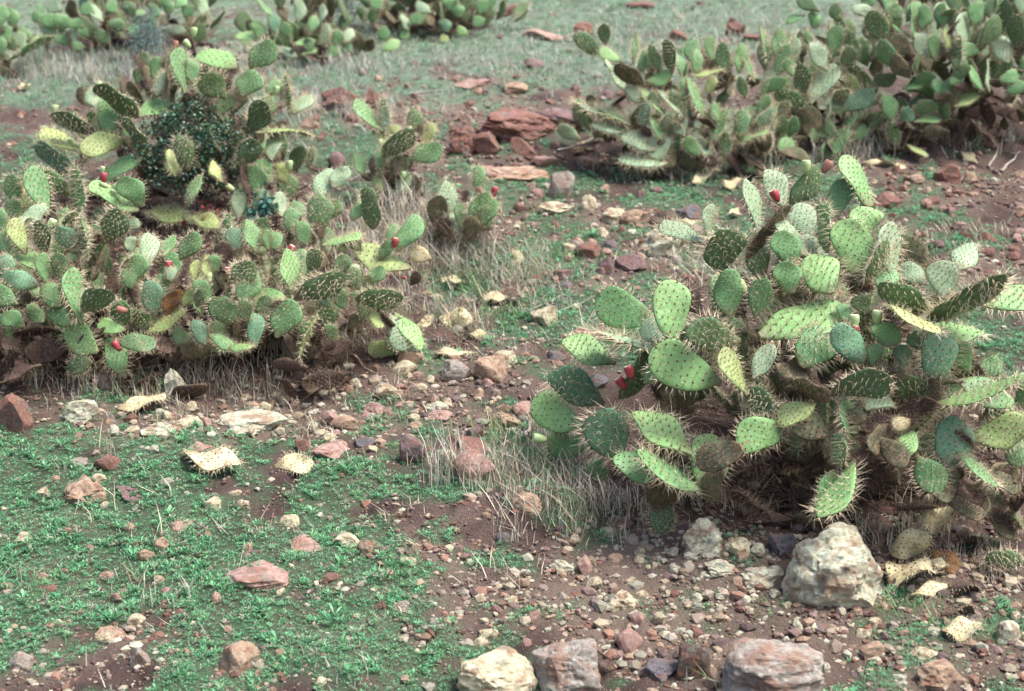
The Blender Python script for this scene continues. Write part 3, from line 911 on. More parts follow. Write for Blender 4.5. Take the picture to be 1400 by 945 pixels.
# medium stones, one object each, told apart only by the patch they lie in
PATCH = [
    (360, 565, 250, 34, 34, 'cream pale tan pale pink cream', 'small pale stone in the rubble band under the left cactus', 'stones of the left rubble band'),
    (570, 525, 110, 40, 26, 'cream tan pink cream grey', 'small stone in the rubble in the middle of the slope', 'stones of the middle rubble'),
    (850, 350, 130, 44, 34, 'cream pink mauve tan grey red', 'small stone in the rubble field left of the right cactus', 'stones of the upper middle rubble'),
    (1310, 290, 100, 60, 34, 'red tan red pink mauve', 'small reddish stone on the bare red slope at the right', 'stones of the bare red slope'),
    (980, 800, 120, 50, 26, 'pale cream tan pale', 'small pale stone among the rubble by the big pale boulder', 'stones by the big pale boulder'),
    (1220, 880, 170, 50, 26, 'cream tan pale grey pink', 'small stone in the gravel at the lower right', 'stones of the lower right gravel'),
    (770, 830, 120, 50, 20, 'cream tan pink mauve', 'small stone on the dark gravel above the bottom boulders', 'stones above the bottom boulders'),
    (200, 800, 210, 110, 26, 'cream tan pink red', 'small stone half hidden in the green growth', 'stones in the green growth'),
    (760, 225, 140, 50, 24, 'red mauve tan pink', 'small reddish stone around the far red outcrop', 'stones round the red outcrop'),
    (640, 128, 130, 22, 16, 'red mauve tan red pink', 'small red stone on the far terrace left of the outcrop', 'stones of the far terrace'),
    (470, 165, 60, 26, 10, 'red mauve red', 'small red stone right of the rear left cactus', 'stones behind the left thicket'),
    (840, 130, 70, 16, 6, 'red mauve', 'small red stone under the far arm of the middle cactus', 'stones by the middle cactus'),
    (100, 165, 100, 22, 10, 'red mauve tan', 'small dark red stone on the far left soil', 'stones of the far left soil'),
    (700, 90, 260, 50, 16, 'red mauve grey', 'small stone in the far grey grass', 'stones in the far grass'),
]
rp = random.Random(77)
HUE = {'cream': 'cream', 'pale': 'pale green', 'tan': 'tan', 'pink': 'pinkish', 'red': 'red', 'mauve': 'mauve', 'grey': 'grey', 'slate': 'slate'}
MARKS = []
for q in ROCKS:
    t = q[5]
    for cut in (' at ', ' in ', ' below ', ' right of ', ' left of ', ' above ', ' lying ', ' behind ', ' beside ', ' standing', ' on ', ' under ', ' by ', ' with ', ' near ', ' cut ', ' across ', ' touching', ' half ', ' half', ' for ', ' around', ' partly', ' wedged', ' overlapping', ' next ', ' just ', ',', ' against', ' leaning', ' and '):
        k = t.find(cut)
        if k > 0: t = t[:k]
    MARKS.append((q[0], q[1], t))
_c = {}
for m_ in MARKS: _c[m_[2]] = _c.get(m_[2], 0) + 1
MARKS = [m_ for m_ in MARKS if _c[m_[2]] == 1 and len(m_[2].split()) >= 3]
USED = set()


def relative(px, py, hue, avoid=None):
    for d, mx, my, t in sorted((math.hypot(px - a_, (py - b_) * 1.3), a_, b_, t_) for a_, b_, t_ in MARKS):
        ax, ay = px - mx, py - my
        near = 'just ' if d < 45 else ''
        where = ('right of' if ax > 0 else 'left of') if abs(ax) > abs(ay) * 1.2 else ('below' if ay > 0 else 'above')
        for form in ('small %s stone %s%s the %s' % (hue, near, where, t), 'little %s chip of rock %s%s the %s' % (hue, near, where, t)):
            if form not in USED and len(form.split()) <= 16:
                USED.add(form)
                return form
        if d > 600: break
    return None


for cx, cy, rx, ry, n, ms, lab, grp in PATCH:
    ms = ms.split()
    for k in range(n):
        px = cx + rp.uniform(-1, 1) * rx; py = cy + rp.uniform(-1, 1) * ry
        py = min(py, 936); px = min(max(px, 6), 1394)
        ww = rp.uniform(10, 22) * (.8 if py < 250 else 1)
        m = rp.choice(ms)
        o = place_rock(px, py, ww, ww * rp.uniform(.55, .85), m, rp.choice(SMALL), name='stone', rz=rp.uniform(0, 6.28))
        tag(o, relative(px, py, HUE[m]) or lab, 'stone', grp)
# ------------------------------------------------------------------ cactus pads
L0, W0, T0 = .24, .145, .021          # length, width, thickness of the model pads in metres


def pad_shape(seed, p=1.35, q=.55, bendy=0., curl=0., wav=0., spike='n'):
    """one pad (base at the origin, axis +Z, face normal +Y) and its spines, as two meshes"""
    r = np.random.default_rng(seed)
    NR, NC = 15, 18

    def wid(s):
        return (W0 / 2) * np.maximum(np.sin(np.pi * s ** p), 0) ** q * (1 - .55 * np.exp(-((s) / .10) ** 2) * 0) + .0

    def thk(s):
        return (T0 / 2) * (np.maximum(np.sin(np.pi * np.clip(s, 0, 1) ** .8), 0) ** .45)
    ph = r.random(4) * 6.28

    def deform(P):
        P = P.copy()
        x, y, z = P[..., 0], P[..., 1], P[..., 2]
        s = z / L0
        y = y + bendy * s * s * L0 + curl * (x / W0) ** 2 * W0 * 1.6
        y = y + wav * .006 * np.sin(s * 7 + ph[0]) * (x / W0 * 3)
        x = x + .05 * W0 * np.sin(s * 3 + ph[1])
        x = x * (1 + .05 * np.sin(s * 9 + ph[2])) * (1 + .09 * np.sign(x) * np.sin(s * 6 + ph[3])) + .012 * np.sin(s * 5 + ph[0]) * s
        z = z + np.abs(x) * .10 * np.sin(ph[1] * 3) * (s > .5) * (s - .5) * 2
        return np.stack([x, y, z], -1)
    k = np.arange(NR)
    s = (1 - np.cos(np.pi * (k + .35) / (NR - .3))) / 2
    s = np.clip(s, .004, .996)
    al = np.arange(NC) * 2 * np.pi / NC
    wv, tv = wid(s), thk(s)
    wv = np.maximum(wv, np.where(s < .2, .013, 0)); tv = np.maximum(tv, np.where(s < .2, .007, 0))
    P = np.stack([wv[:, None] * np.cos(al), tv[:, None] * np.sign(np.sin(al)) * np.abs(np.sin(al)) ** .8, np.repeat(s[:, None] * L0, NC, 1)], -1)
    V = list(P.reshape(-1, 3)) + [np.array([0, 0, 0.]), np.array([0, 0, L0])]
    F = []
    for i in range(NR - 1):
        for j in range(NC):
            F.append((i * NC + j, i * NC + (j + 1) % NC, (i + 1) * NC + (j + 1) % NC, (i + 1) * NC + j))
    a, b = NR * NC, NR * NC + 1
    for j in range(NC):
        F.append((a, (j + 1) % NC, j))
        F.append((b, (NR - 1) * NC + j, (NR - 1) * NC + (j + 1) % NC))
    V = deform(np.array(V))
    nb = len(V); nf = len(F)
    V = list(V)
    # areoles: rows set off against each other on both faces, and a ring on the rim
    A = []
    step = .027
    for side in (1, -1):
        i = 0
        zz = .035
        while zz < L0 - .012:
            w_ = float(wid(np.array(zz / L0)))
            xx = -((i % 2) * .5) * step - 4 * step
            while xx < w_:
                X_ = xx + r.normal() * .0025; Z_ = zz + r.normal() * .0025
                if abs(X_) < w_ * .88:
                    y = float(thk(np.array(Z_ / L0))) * math.sqrt(max(0, 1 - (X_ / w_) ** 2)) ** .9
                    A.append((np.array([X_, side * y, Z_]), np.array([X_ * .8, side * 1.0 * .15, 0]) * 0 + np.array([X_ / w_ * .35, side, (Z_ / L0 - .5) * .3]), False))
                xx += step
            zz += step * .86; i += 1
    sr = .12
    while sr < .99:
        for sg in (1, -1):
            w_ = float(wid(np.array(sr)))
            sl = float(wid(np.array(min(sr + .02, .999))) - wid(np.array(sr - .02))) / (.04 * L0)
            A.append((np.array([sg * w_, 0, sr * L0]), np.array([sg, 0, -sl]), True))
        sr += .075 if sr < .8 else .04
    A.append((np.array([0, 0, L0]), np.array([0, 0, 1.]), True))
    SV, SF = [], []
    dens = {'n': (3, 1.0), 's': (5, 1.5), 'f': (2, .8)}[spike]
    for pos, nrm, rim in A:
        nrm = unit(nrm)
        q_ = deform(pos[None])[0]
        t1 = unit(np.cross(nrm, [.3, .2, 1.])); t2 = np.cross(nrm, t1)
        # the brown dot: a small flat cone
        rr = .0050 if not rim else .0036
        o = len(V)
        for m in range(5):
            c_ = q_ + (t1 * math.cos(m * 1.257) + t2 * math.sin(m * 1.257)) * rr - nrm * .0008
            V.append(c_)
        V.append(q_ + nrm * .0022)
        for m in range(5):
            F.append((o + m, o + (m + 1) % 5, o + 5))
        n_ = r.integers(max(1, dens[0] - 2), dens[0] + 1) + (2 if rim else 0)
        for m in range(n_):
            d = unit(nrm + r.normal(size=3) * (.42 if not rim else .5) + np.array([0, 0, -.12]))
            ln = (.012 + .024 * r.random()) * dens[1] * (1.3 if rim else .9)
            e1 = unit(np.cross(d, [.1, .9, .3])); e2 = np.cross(d, e1)
            rb = .0011
            o = len(SV)
            b0 = q_ + nrm * .0005
            SV += [b0 + e1 * rb, b0 - e1 * rb * .5 + e2 * rb * .87, b0 - e1 * rb * .5 - e2 * rb * .87, b0 + d * ln]
            SF += [(o, o + 1, o + 3), (o + 1, o + 2, o + 3), (o + 2, o, o + 3)]
    me = bpy.data.meshes.new('pad')
    me.from_pydata([tuple(map(float, v)) for v in V], [], F)
    me.materials.append(PM['g']); me.materials.append(M_AREOLE)
    mi = np.zeros(len(F), np.int32); mi[nf:] = 1
    me.polygons.foreach_set('material_index', mi)
    me.polygons.foreach_set('use_smooth', np.ones(len(F), bool))
    me.update()
    sm = mesh_np('spines', np.array(SV), np.array(SF), [M_SPINE])
    return me, sm


PADS = [pad_shape(1, 1.35, .45, .05, 0, .5), pad_shape(2, 1.5, .5, -.14, .05, 1), pad_shape(3, 1.25, .42, .12, -.12, 1.5), pad_shape(4, 1.55, .5, .0, .14, 1),
        pad_shape(5, 1.15, .42, -.08, -.1, 1.5), pad_shape(6, 1.4, .42, .22, .12, 1.5), pad_shape(7, 1.3, .5, -.22, .04, 1)]
PADS_S = [pad_shape(11, 1.35, .55, .08, .1, 1, 's'), pad_shape(12, 1.2, .52, -.12, -.06, 0, 's'), pad_shape(13, 1.55, .6, .16, 0, 1, 's')]
PAD_CURL = [pad_shape(21, 1.2, .5, .45, .18, 0, 's'), pad_shape(22, 1.2, .5, -.45, -.18, 0, 's')]
PADS_FAR = [pad_shape(31, 1.35, .55, .06, 0, 0, 'f'), pad_shape(32, 1.5, .6, -.1, .08, 0, 'f'), pad_shape(33, 1.2, .5, .12, -.06, 1, 'f')]


def lathe(name, prof, mats, n=12, seed=0, split=None):
    r = np.random.default_rng(seed)
    V, F, mi = [], [], []
    for k, (rad, z) in enumerate(prof):
        for j in range(n):
            a = j * 2 * math.pi / n
            rr = rad * (1 + r.normal() * .03)
            V.append((rr * math.cos(a), rr * math.sin(a), z))
    for k in range(len(prof) - 1):
        for j in range(n):
            F.append((k * n + j, k * n + (j + 1) % n, (k + 1) * n + (j + 1) % n, (k + 1) * n + j))
            mi.append(1 if split is not None and k >= split else 0)
    me = bpy.data.meshes.new(name)
    me.from_pydata(V, [], F)
    for m in mats: me.materials.append(m)
    me.polygons.foreach_set('material_index', mi)
    me.polygons.foreach_set('use_smooth', [True] * len(F))
    me.update()
    return me


FRUIT = {k: lathe('fruit', [(.001, -.002), (.008, .0), (.0135, .010), (.0175, .024), (.0185, .036), (.0165, .046), (.0145, .050), (.011, .0495), (.006, .045), (.0005, .044)],
                  [m, M_FTOP], 12, 5, 6) for k, m in M_FR.items()}


class Cactus:
    def __init__(self, px, py, rx, ry, h, label, group, far=False, seed=0):
        self.c = at(px, py)
        self.s = scale_at(self.c)
        self.r = np.array([rx, ry, h])
        self.rd = random.Random(seed)
        self.far = far
        self.big = seed == 1
        self.root = link('prickly_pear_cactus', None)
        self.root.location = self.c
        tag(self.root, label, 'cactus', group)
        self.cen = self.c + np.array([0, 0, 0.02])
        self.inv = Matrix.Translation(Vector(-self.c))
        self.nodes = []
        self.q = []               # pads waiting to be joined to the plant
        self.count = 0

    def depth_t(self, px, py, k=.92):
        """where the line of sight meets the plant's rounded outer shape"""
        d = ray(px, py)
        R = self.r * k
        o = (CAM - self.cen) / R; e = d / R
        A = e @ e; B = o @ e; Cc = o @ o - 1
        D = B * B - A * Cc
        if D <= 0:
            return -B / A
        return (-B - math.sqrt(D)) / A

    def spot(self, px, py, back=0.0):
        """a point of the plant seen at (px, py); never below the ground"""
        t = self.depth_t(px, py) + back
        d = ray(px, py)
        for _ in range(60):
            p = CAM + d * t
            if p[2] > height(p[0], p[1]) + .02:
                break
            t -= .03
        return CAM + d * t

    def pad(self, base, u, n, L, W, c, spiny=False, curl=0, bare=False, node_=True):
        """a pad from its base point, axis u, face normal n, length and width"""
        rd = self.rd
        if curl:
            me, sp = PAD_CURL[0 if curl > 0 else 1]
        elif spiny or (not self.far and node_ and rd.random() < .25):
            me, sp = rd.choice(PADS_S)
        elif self.far:
            me, sp = rd.choice(PADS_FAR)
        else:
            me, sp = rd.choice(PADS)
        u = unit(np.asarray(u)); n = n - u * (n @ u); n = unit(n)
        x = np.cross(n, u)
        M = Matrix(((x[0], n[0], u[0], base[0]), (x[1], n[1], u[1], base[1]), (x[2], n[2], u[2], base[2]), (0, 0, 0, 1)))
        k = rd.uniform(.85, 1.2) * (.5 + .5 * L / L0)
        M = self.inv @ M @ Matrix.Diagonal((W / W0, k, L / L0, 1))
        dead = c in 'kow'
        o = link('dead_pad' if dead else 'pad', me, self.root)
        o.matrix_basis = M
        o.material_slots[0].link = 'OBJECT'; o.material_slots[0].material = PM[c]
        if c == 'o': o['label'] = 'rotten orange pad'
        if c == 'w': o['label'] = 'dried cream coloured pad'
        if not bare:
            k_ = link('spines', sp, o)
            k_['kind'] = 'stuff'
            if c in 'kmo':
                k_.material_slots[0].link = 'OBJECT'; k_.material_slots[0].material = M_SPINED
        self.count += 1
        return o

    def add(self, bx, by, tx, ty, w_, e, c, back=0.0, spiny=False, curl=0):
        b = self.spot(bx, by, back)
        s = scale_at(b)
        dx, dy = tx - bx, -(ty - by)
        ln = math.hypot(dx, dy)
        a = (RT * dx + UPV * dy) / max(ln, .01)
        Tn = -FW
        up = a[2]
        lean = R_(max(-70, min(70, e))) * (1 if up >= -.05 else -1)
        if abs(up) < .35: lean *= .35
        rat = max(.3, math.cos(lean))
        L = ln / s / rat
        L *= 1.07
        kw, k1 = (.57, 1.04) if self.big else (.54, .95)
        W = max(kw * L, k1 * w_ / s)
        rho = math.acos(max(.12, min(1, (k1 * w_ / s) / W)))
        u = a * math.cos(lean) - Tn * math.sin(lean)
        n0 = Tn * math.cos(lean) + a * math.sin(lean)
        v = np.cross(n0, u)
        if abs(v[2]) < .25:
            if v[0] * self.rd.choice((1, -1)) < 0: v = -v
            if (v[2] < -.08) != (e < 0): v = -v
        else:
            if v[2] < 0: v = -v
            if e < 0: v = -v
        n = n0 * math.cos(rho) + v * math.sin(rho)
        self.pad(b, u, n, L, W, c, spiny, curl)
        self.q.append((b, u, L))
        return b

    def table(self, txt):
        for ln in txt.strip().splitlines():
            for it in ln.split(';'):
                it = it.strip()
                if not it: continue
                f = it.split()
                v = [float(t) for t in f[:6]]
                c = f[6]
                sp = 's' in f[7:]
                cu = 1 if 'c' in f[7:] else (-1 if 'C' in f[7:] else 0)
                bk = sum(float(t[1:]) for t in f[7:] if t[0] == 'z')
                self.add(*v, c, back=bk, spiny=sp, curl=cu)

    def fruit(self, px, py, k='g', ang=90, size=1.0, back=-.01):
        size *= .88
        p = self.spot(px, py, back)
        a = R_(ang)
        u = unit(RT * math.cos(a) + UPV * math.sin(a) - FW * .15)
        o = link('fruit', FRUIT[k], self.root)
        x = unit(np.cross(u, FW)); y = np.cross(u, x)
        p = p - u * .025 * size
        M = Matrix(((x[0], y[0], u[0], p[0]), (x[1], y[1], u[1], p[1]), (x[2], y[2], u[2], p[2]), (0, 0, 0, 1)))
        o.matrix_basis = self.inv @ M @ Matrix.Diagonal((size, size, size, 1))
        if k == 'r': o['label'] = 'ripe red fruit'

    def fill(self, n, lo, hi, cols, L=(.13, .22), elmin=.05, elmax=1.5, spiny=.3, azr=(0, 6.283)):
        rd = self.rd
        for _ in range(n):
            az = rd.uniform(*azr); el = rd.uniform(elmin, elmax)
            d = np.array([math.cos(az) * math.cos(el), math.sin(az) * math.cos(el), math.sin(el)])
            k = rd.uniform(lo, hi)
            p = self.cen + d * self.r * k
            g = float(height(p[0], p[1]))
            if p[2] < g + .06: p[2] = g + .06 + rd.random() * .05
            u = unit(d * .6 + np.array([0, 0, .75]) + np.array([rd.gauss(0, .35) for _ in range(3)]))
            n_ = np.array([rd.gauss(0, 1), rd.gauss(0, 1), rd.gauss(0, .6)])
            l = rd.uniform(*L)
            b = p - u * l * .5
            if b[2] < float(height(b[0], b[1])) + .01: b = b + np.array([0, 0, .05])
            self.pad(b, u, n_, l, l * rd.uniform(.48, .66), rd.choice(cols), rd.random() < spiny)
            self.q.append((b, u, l))

    def debris(self, n, cols='kkkm', lo=.3, hi=.95, front=True):
        """old brown pads sagging in the shade low inside the plant"""
        rd = self.rd
        for _ in range(n):
            az = rd.uniform(3.3, 6.1) if front else rd.uniform(0, 6.28)
            k = rd.uniform(lo, hi)
            x = self.cen[0] + math.cos(az) * self.r[0] * k; y = self.cen[1] + math.sin(az) * self.r[1] * k
            g = float(height(x, y))
            z = g + rd.uniform(.02, .22)
            u = unit(np.array([rd.gauss(0, 1), rd.gauss(0, 1), rd.gauss(0, .35)]))
            l = rd.uniform(.12, .2)
            b = np.array([x, y, z]) - u * l / 2
            tip = b + u * l
            b[2] = max(b[2], float(height(b[0], b[1])) + .015)
            self.pad(b, u, np.array([rd.gauss(0, 1), rd.gauss(0, 1), rd.gauss(0, 1)]), l, l * rd.uniform(.4, .65), rd.choice(cols), rd.random() < .5, bare=rd.random() < .5)

    def join(self, limit=90):
        """old pads that carry the others, from the root outwards"""
        rd = self.rd
        nodes = [self.cen.copy()]
        for k in range(7):
            x = self.cen[0] + rd.uniform(-.6, .6) * self.r[0]; y = self.cen[1] + rd.uniform(-.5, .5) * self.r[1]
            nodes.append(np.array([x, y, float(height(x, y)) - .01]))
        q = sorted(self.q, key=lambda t: np.linalg.norm(t[0] - self.cen))
        used = 0
        for b, u, l in q:
            N = np.array(nodes)
            dd = np.linalg.norm(N - b, axis=1)
            k = int(np.argmin(dd)); d = dd[k]
            if d > .045 and used < limit:
                m = max(1, int(math.ceil(d / .19)))
                p = N[k]
                for i in range(m):
                    q0 = p + (b - p) * (i / m); q1 = p + (b - p) * ((i + 1) / m)
                    if i < m - 1:
                        q1 = q1 + np.array([rd.gauss(0, .03), rd.gauss(0, .03), .015])
                    v = q1 - q0
                    ll = float(np.linalg.norm(v)) * 1.1 + .01
                    n_ = np.array([rd.gauss(0, 1), rd.gauss(0, 1), rd.gauss(0, .4)])
                    self.pad(q0, v, n_, ll, max(.035, min(.11, ll * .6)), rd.choice('mmmdk'), rd.random() < .3)
                    nodes.append(q1); nodes.append((q0 + q1) / 2)
                    used += 1
            for t in (0, .35, .7, 1):
                nodes.append(b + u * l * t)


# ---- the right foreground cactus
A = Cactus(1130, 640, .92, .78, .98, 'largest cactus with pale bright pads in the right foreground', 'prickly pear cacti on the slope', seed=1)
A.table('''
1075 286 1050 236 34 20 p z.25; 1040 330 1022 248 26 10 p z.3; 1110 325 1096 280 40 15 p z.1; 1120 372 1108 318 40 10 p z.1
965 334 918 311 26 50 p s; 968 330 965 284 18 15 p s; 990 374 977 319 54 -30 d s; 1021 353 1069 284 20 -15 m
1080 285 1116 236 32 -15 d; 1188 284 1168 211 36 15 b; 1139 300 1154 246 32 8 g; 1131 346 1130 281 13 10 b
1104 352 1074 300 30 35 p; 1088 364 1066 322 38 10 g; 1086 400 1070 364 37 10 g; 1136 402 1116 346 54 20 b
1172 374 1160 308 54 15 b; 1178 322 1183 284 46 10 b z.1; 1222 392 1214 312 36 20 p s; 1184 388 1211 338 24 -25 d s
1207 402 1216 362 32 10 g; 1270 424 1206 402 30 -50 d; 1285 408 1294 362 46 15 p; 1308 371 1337 328 28 30 p
1268 442 1342 396 36 -45 d s; 1337 416 1414 400 40 50 b; 1250 458 1348 446 32 50 b; 1205 416 1252 442 15 60 y
1037 460 1146 424 50 25 b; 1036 452 1090 412 26 10 g z.06; 1095 502 1132 452 52 5 g s; 1178 497 1147 447 38 -10 u
1212 474 1217 442 40 10 b; 1284 523 1280 458 50 -15 u s; 1325 512 1306 468 30 -10 g s; 1222 508 1284 548 44 -35 d
1136 538 1197 512 42 -35 d; 1184 562 1222 536 26 30 p; 1308 520 1380 546 38 15 g; 1281 550 1376 556 18 60 b c s
1345 572 1388 546 32 10 g; 1300 642 1311 573 54 5 u s; 1328 602 1398 582 42 10 y; 1232 632 1250 588 24 15 b
1254 622 1282 668 44 -10 g s; 1308 618 1348 652 16 40 g s; 1160 602 1149 540 20 10 g s; 1150 640 1148 596 18 10 g s
1140 642 1120 700 30 -10 g; 1170 628 1126 706 24 20 b s; 1072 576 1014 606 48 25 b; 1114 550 1066 574 28 15 y
1134 548 1086 516 20 -10 m; 894 434 818 420 54 -12 g; 922 476 912 388 52 8 b; 906 486 844 446 24 60 p s
914 472 884 438 34 20 p z.08; 986 524 893 492 62 15 b; 842 497 773 473 34 40 b; 826 552 754 514 46 -8 u
797 586 730 556 50 15 b; 806 618 752 600 40 0 g z.05; 842 636 824 560 62 -12 u; 846 545 897 496 30 -20 d z-.04
880 525 905 498 24 -10 g; 948 622 874 578 36 35 b; 962 672 982 598 54 12 b; 922 640 844 640 34 15 g
964 670 874 656 24 25 g c s; 905 680 903 722 34 -20 d z.03; 834 650 803 642 30 0 g s; 1012 466 938 456 44 -35 d s
1022 542 988 486 30 20 y s; 1028 518 1058 480 28 20 p s; 1000 434 992 372 38 0 g; 1030 436 1044 384 32 -5 g s
960 430 928 386 30 0 k z.15; 1372 616 1392 566 44 0 g s; 1402 772 1348 754 30 -10 d s; 1386 640 1400 606 40 0 g s
1060 500 1100 520 22 0 m; 1110 470 1084 500 24 0 m z.1; 1160 440 1150 414 20 20 g; 1260 480 1250 456 26 10 g
1240 500 1232 474 24 -10 d; 1190 500 1200 474 22 10 g s; 1060 440 1064 408 30 10 g z.1; 1180 430 1176 404 28 0 d
1260 390 1240 360 30 10 p z.15; 1010 480 1004 440 30 -20 d s z.1; 1340 520 1362 490 30 20 g z.1; 1396 560 1410 520 40 0 g
1250 575 1216 582 20 20 w z.05; 1380 690 1330 668 26 0 m s; 1395 740 1350 706 26 0 m s; 1290 680 1340 706 24 0 m s
1350 650 1400 664 24 0 m s; 1350 690 1290 664 26 0 k s; 1396 712 1340 690 26 0 k s
''')
for f in [(1060, 268, 'r', 120, 1.1), (1102, 228, 'g', 90, 1.1), (1130, 228, 'n', 60, 1.1), (1168, 440, 'g', 90, 1.1), (1199, 434, 'g', 90, 1.1),
          (850, 524, 'r', 130, 1.1, -.12), (861, 509, 'r', 110, 1.1, -.12), (738, 600, 'g', 170, 1.2), (1014, 393, 'g', 120, 1.2), (1036, 398, 'g', 80, .8),
          (1170, 452, 'r', 90, .7)]:
    A.fruit(*f)
A.fill(66, .3, .86, 'gddmgmk', (.15, .24), .25, 1.5)
A.debris(46, 'kkkm', .05, .75)
A.join(90)

# ---- rear left cactus with the dark shrub growing through it
B = Cactus(260, 265, .98, .75, 1.05, 'rear left cactus with a dark leafy shrub growing through its middle', 'prickly pear cacti on the slope', seed=2)
B.table('''
322 94 268 56 38 25 b; 340 94 373 60 36 -8 g s; 330 132 345 98 38 10 g s; 308 136 284 105 40 -20 d s; 252 128 239 70 22 10 g s
266 116 257 84 20 10 g s; 214 132 220 90 24 20 p s; 228 132 231 88 9 0 m; 188 160 222 128 30 30 b; 190 160 144 122 30 -30 d
141 150 117 118 26 25 p; 155 188 139 140 30 0 g; 132 180 76 165 22 -40 d s; 118 208 54 185 24 50 y s; 170 190 118 206 34 30 y
107 236 52 203 30 -5 u; 196 216 141 232 30 10 g; 202 210 176 164 24 -15 d; 348 166 372 135 26 -5 d s; 340 182 368 142 32 -25 d
350 182 404 160 28 50 y; 395 156 398 105 11 5 g s; 400 156 421 124 24 25 p s; 258 234 251 192 30 -25 d s z-.2; 239 242 235 204 15 10 y s z-.2
257 284 265 236 20 10 g z-.2; 303 250 285 224 9 20 y z-.15; 330 224 353 194 32 -15 d; 372 220 369 184 24 20 p; 345 264 352 230 38 5 g s; 395 276 392 240 32 -15 d s
386 302 379 266 20 15 p s; 303 250 285 224 9 20 y; 325 302 325 262 22 10 p s; 266 302 202 292 24 55 y s; 308 312 262 300 20 50 y s
392 250 380 226 20 10 y; 410 310 402 276 26 0 g s; 372 250 352 222 26 10 g s; 310 190 300 160 26 0 d z.2; 228 180 236 140 26 0 d z.2
350 300 360 262 24 -10 d z.15; 420 230 428 205 14 10 d; 236 120 246 92 20 10 p s z.1; 300 160 310 128 26 10 d z.1; 366 130 380 108 24 10 g z.1
''')
for f in [(265, 44, 'g', 80, 1.2), (256, 60, 'g', 130, 1.1), (240, 62, 'n', 90, 1.1), (167, 150, 'g', 80, 1.2), (135, 118, 'g', 80, 1.1), (75, 150, 'g', 80, 1.2),
          (60, 178, 'g', 100, 1.1), (96, 196, 'g', 80, 1.1), (378, 124, 'g', 80, 1.2), (396, 226, 'g', 90, 1.2), (315, 257, 'g', 150, 1.1), (330, 254, 'g', 80, 1.1)]:
    B.fruit(*f)
B.fill(64, .35, .8, 'gddmmk', (.14, .22), .2, 1.5)
B.debris(30, 'kkk')
B.join(80)

# ---- the cactus at the left edge
Cc_ = Cactus(70, 470, .66, .62, .62, 'cactus cut off by the left edge with one red fruit low on it', 'prickly pear cacti on the slope', seed=3)
Cc_.table('''
65 295 40 234 28 5 g; 108 296 112 232 28 0 g s; 96 268 64 240 28 -30 d; 15 278 22 242 28 0 g; 30 300 14 278 26 -20 d
40 290 30 250 26 15 y; 16 306 60 292 24 40 p; 62 348 60 304 28 -20 d s; 34 348 14 304 22 10 y s; 120 340 76 318 28 -15 u
118 352 122 298 13 0 g s; 190 288 124 264 26 50 b; 197 282 171 247 34 0 g; 176 262 150 248 18 20 g; 148 332 166 288 40 -20 d
180 346 175 325 20 10 p; 52 370 18 347 22 40 b; 63 390 54 350 18 5 g s; 52 392 12 376 28 -20 u; 84 386 86 348 26 -15 d
24 418 -12 394 36 0 g s; 82 420 60 390 32 -5 g; 111 444 88 374 18 8 g s; 100 442 64 424 32 0 g; 115 427 156 394 32 -30 d
134 482 88 454 44 15 b s; 172 452 134 446 22 20 b; 158 466 212 470 28 15 d; 172 518 144 468 26 5 g s; 127 496 88 500 28 -15 d
217 452 183 424 26 -10 d s; 198 456 248 436 20 20 y; 8 320 -6 290 30 0 g; 10 346 4 316 24 0 g s; 40 320 46 300 20 0 d
0 372 14 352 26 -10 u; 34 446 8 430 26 -10 g; 60 440 40 420 24 -10 d; 148 300 128 290 24 0 g z.1; 170 320 186 300 20 0 p z.2
''')
for f in [(50, 246, 'n', 80, .9), (70, 307, 'g', 60, 1.1), (142, 243, 'r', 90, 1.0), (142, 253, 'g', 150, .9), (167, 424, 'n', 170, 1.0), (160, 473, 'r', 130, 1.1), (140, 232, 'g', 80, .7)]:
    Cc_.fruit(*f)
Cc_.fill(75, .3, .92, 'gdmgkdg', (.12, .18), .15, 1.4)
Cc_.debris(40, 'kkkk', .1, .95)
Cc_.join(60)

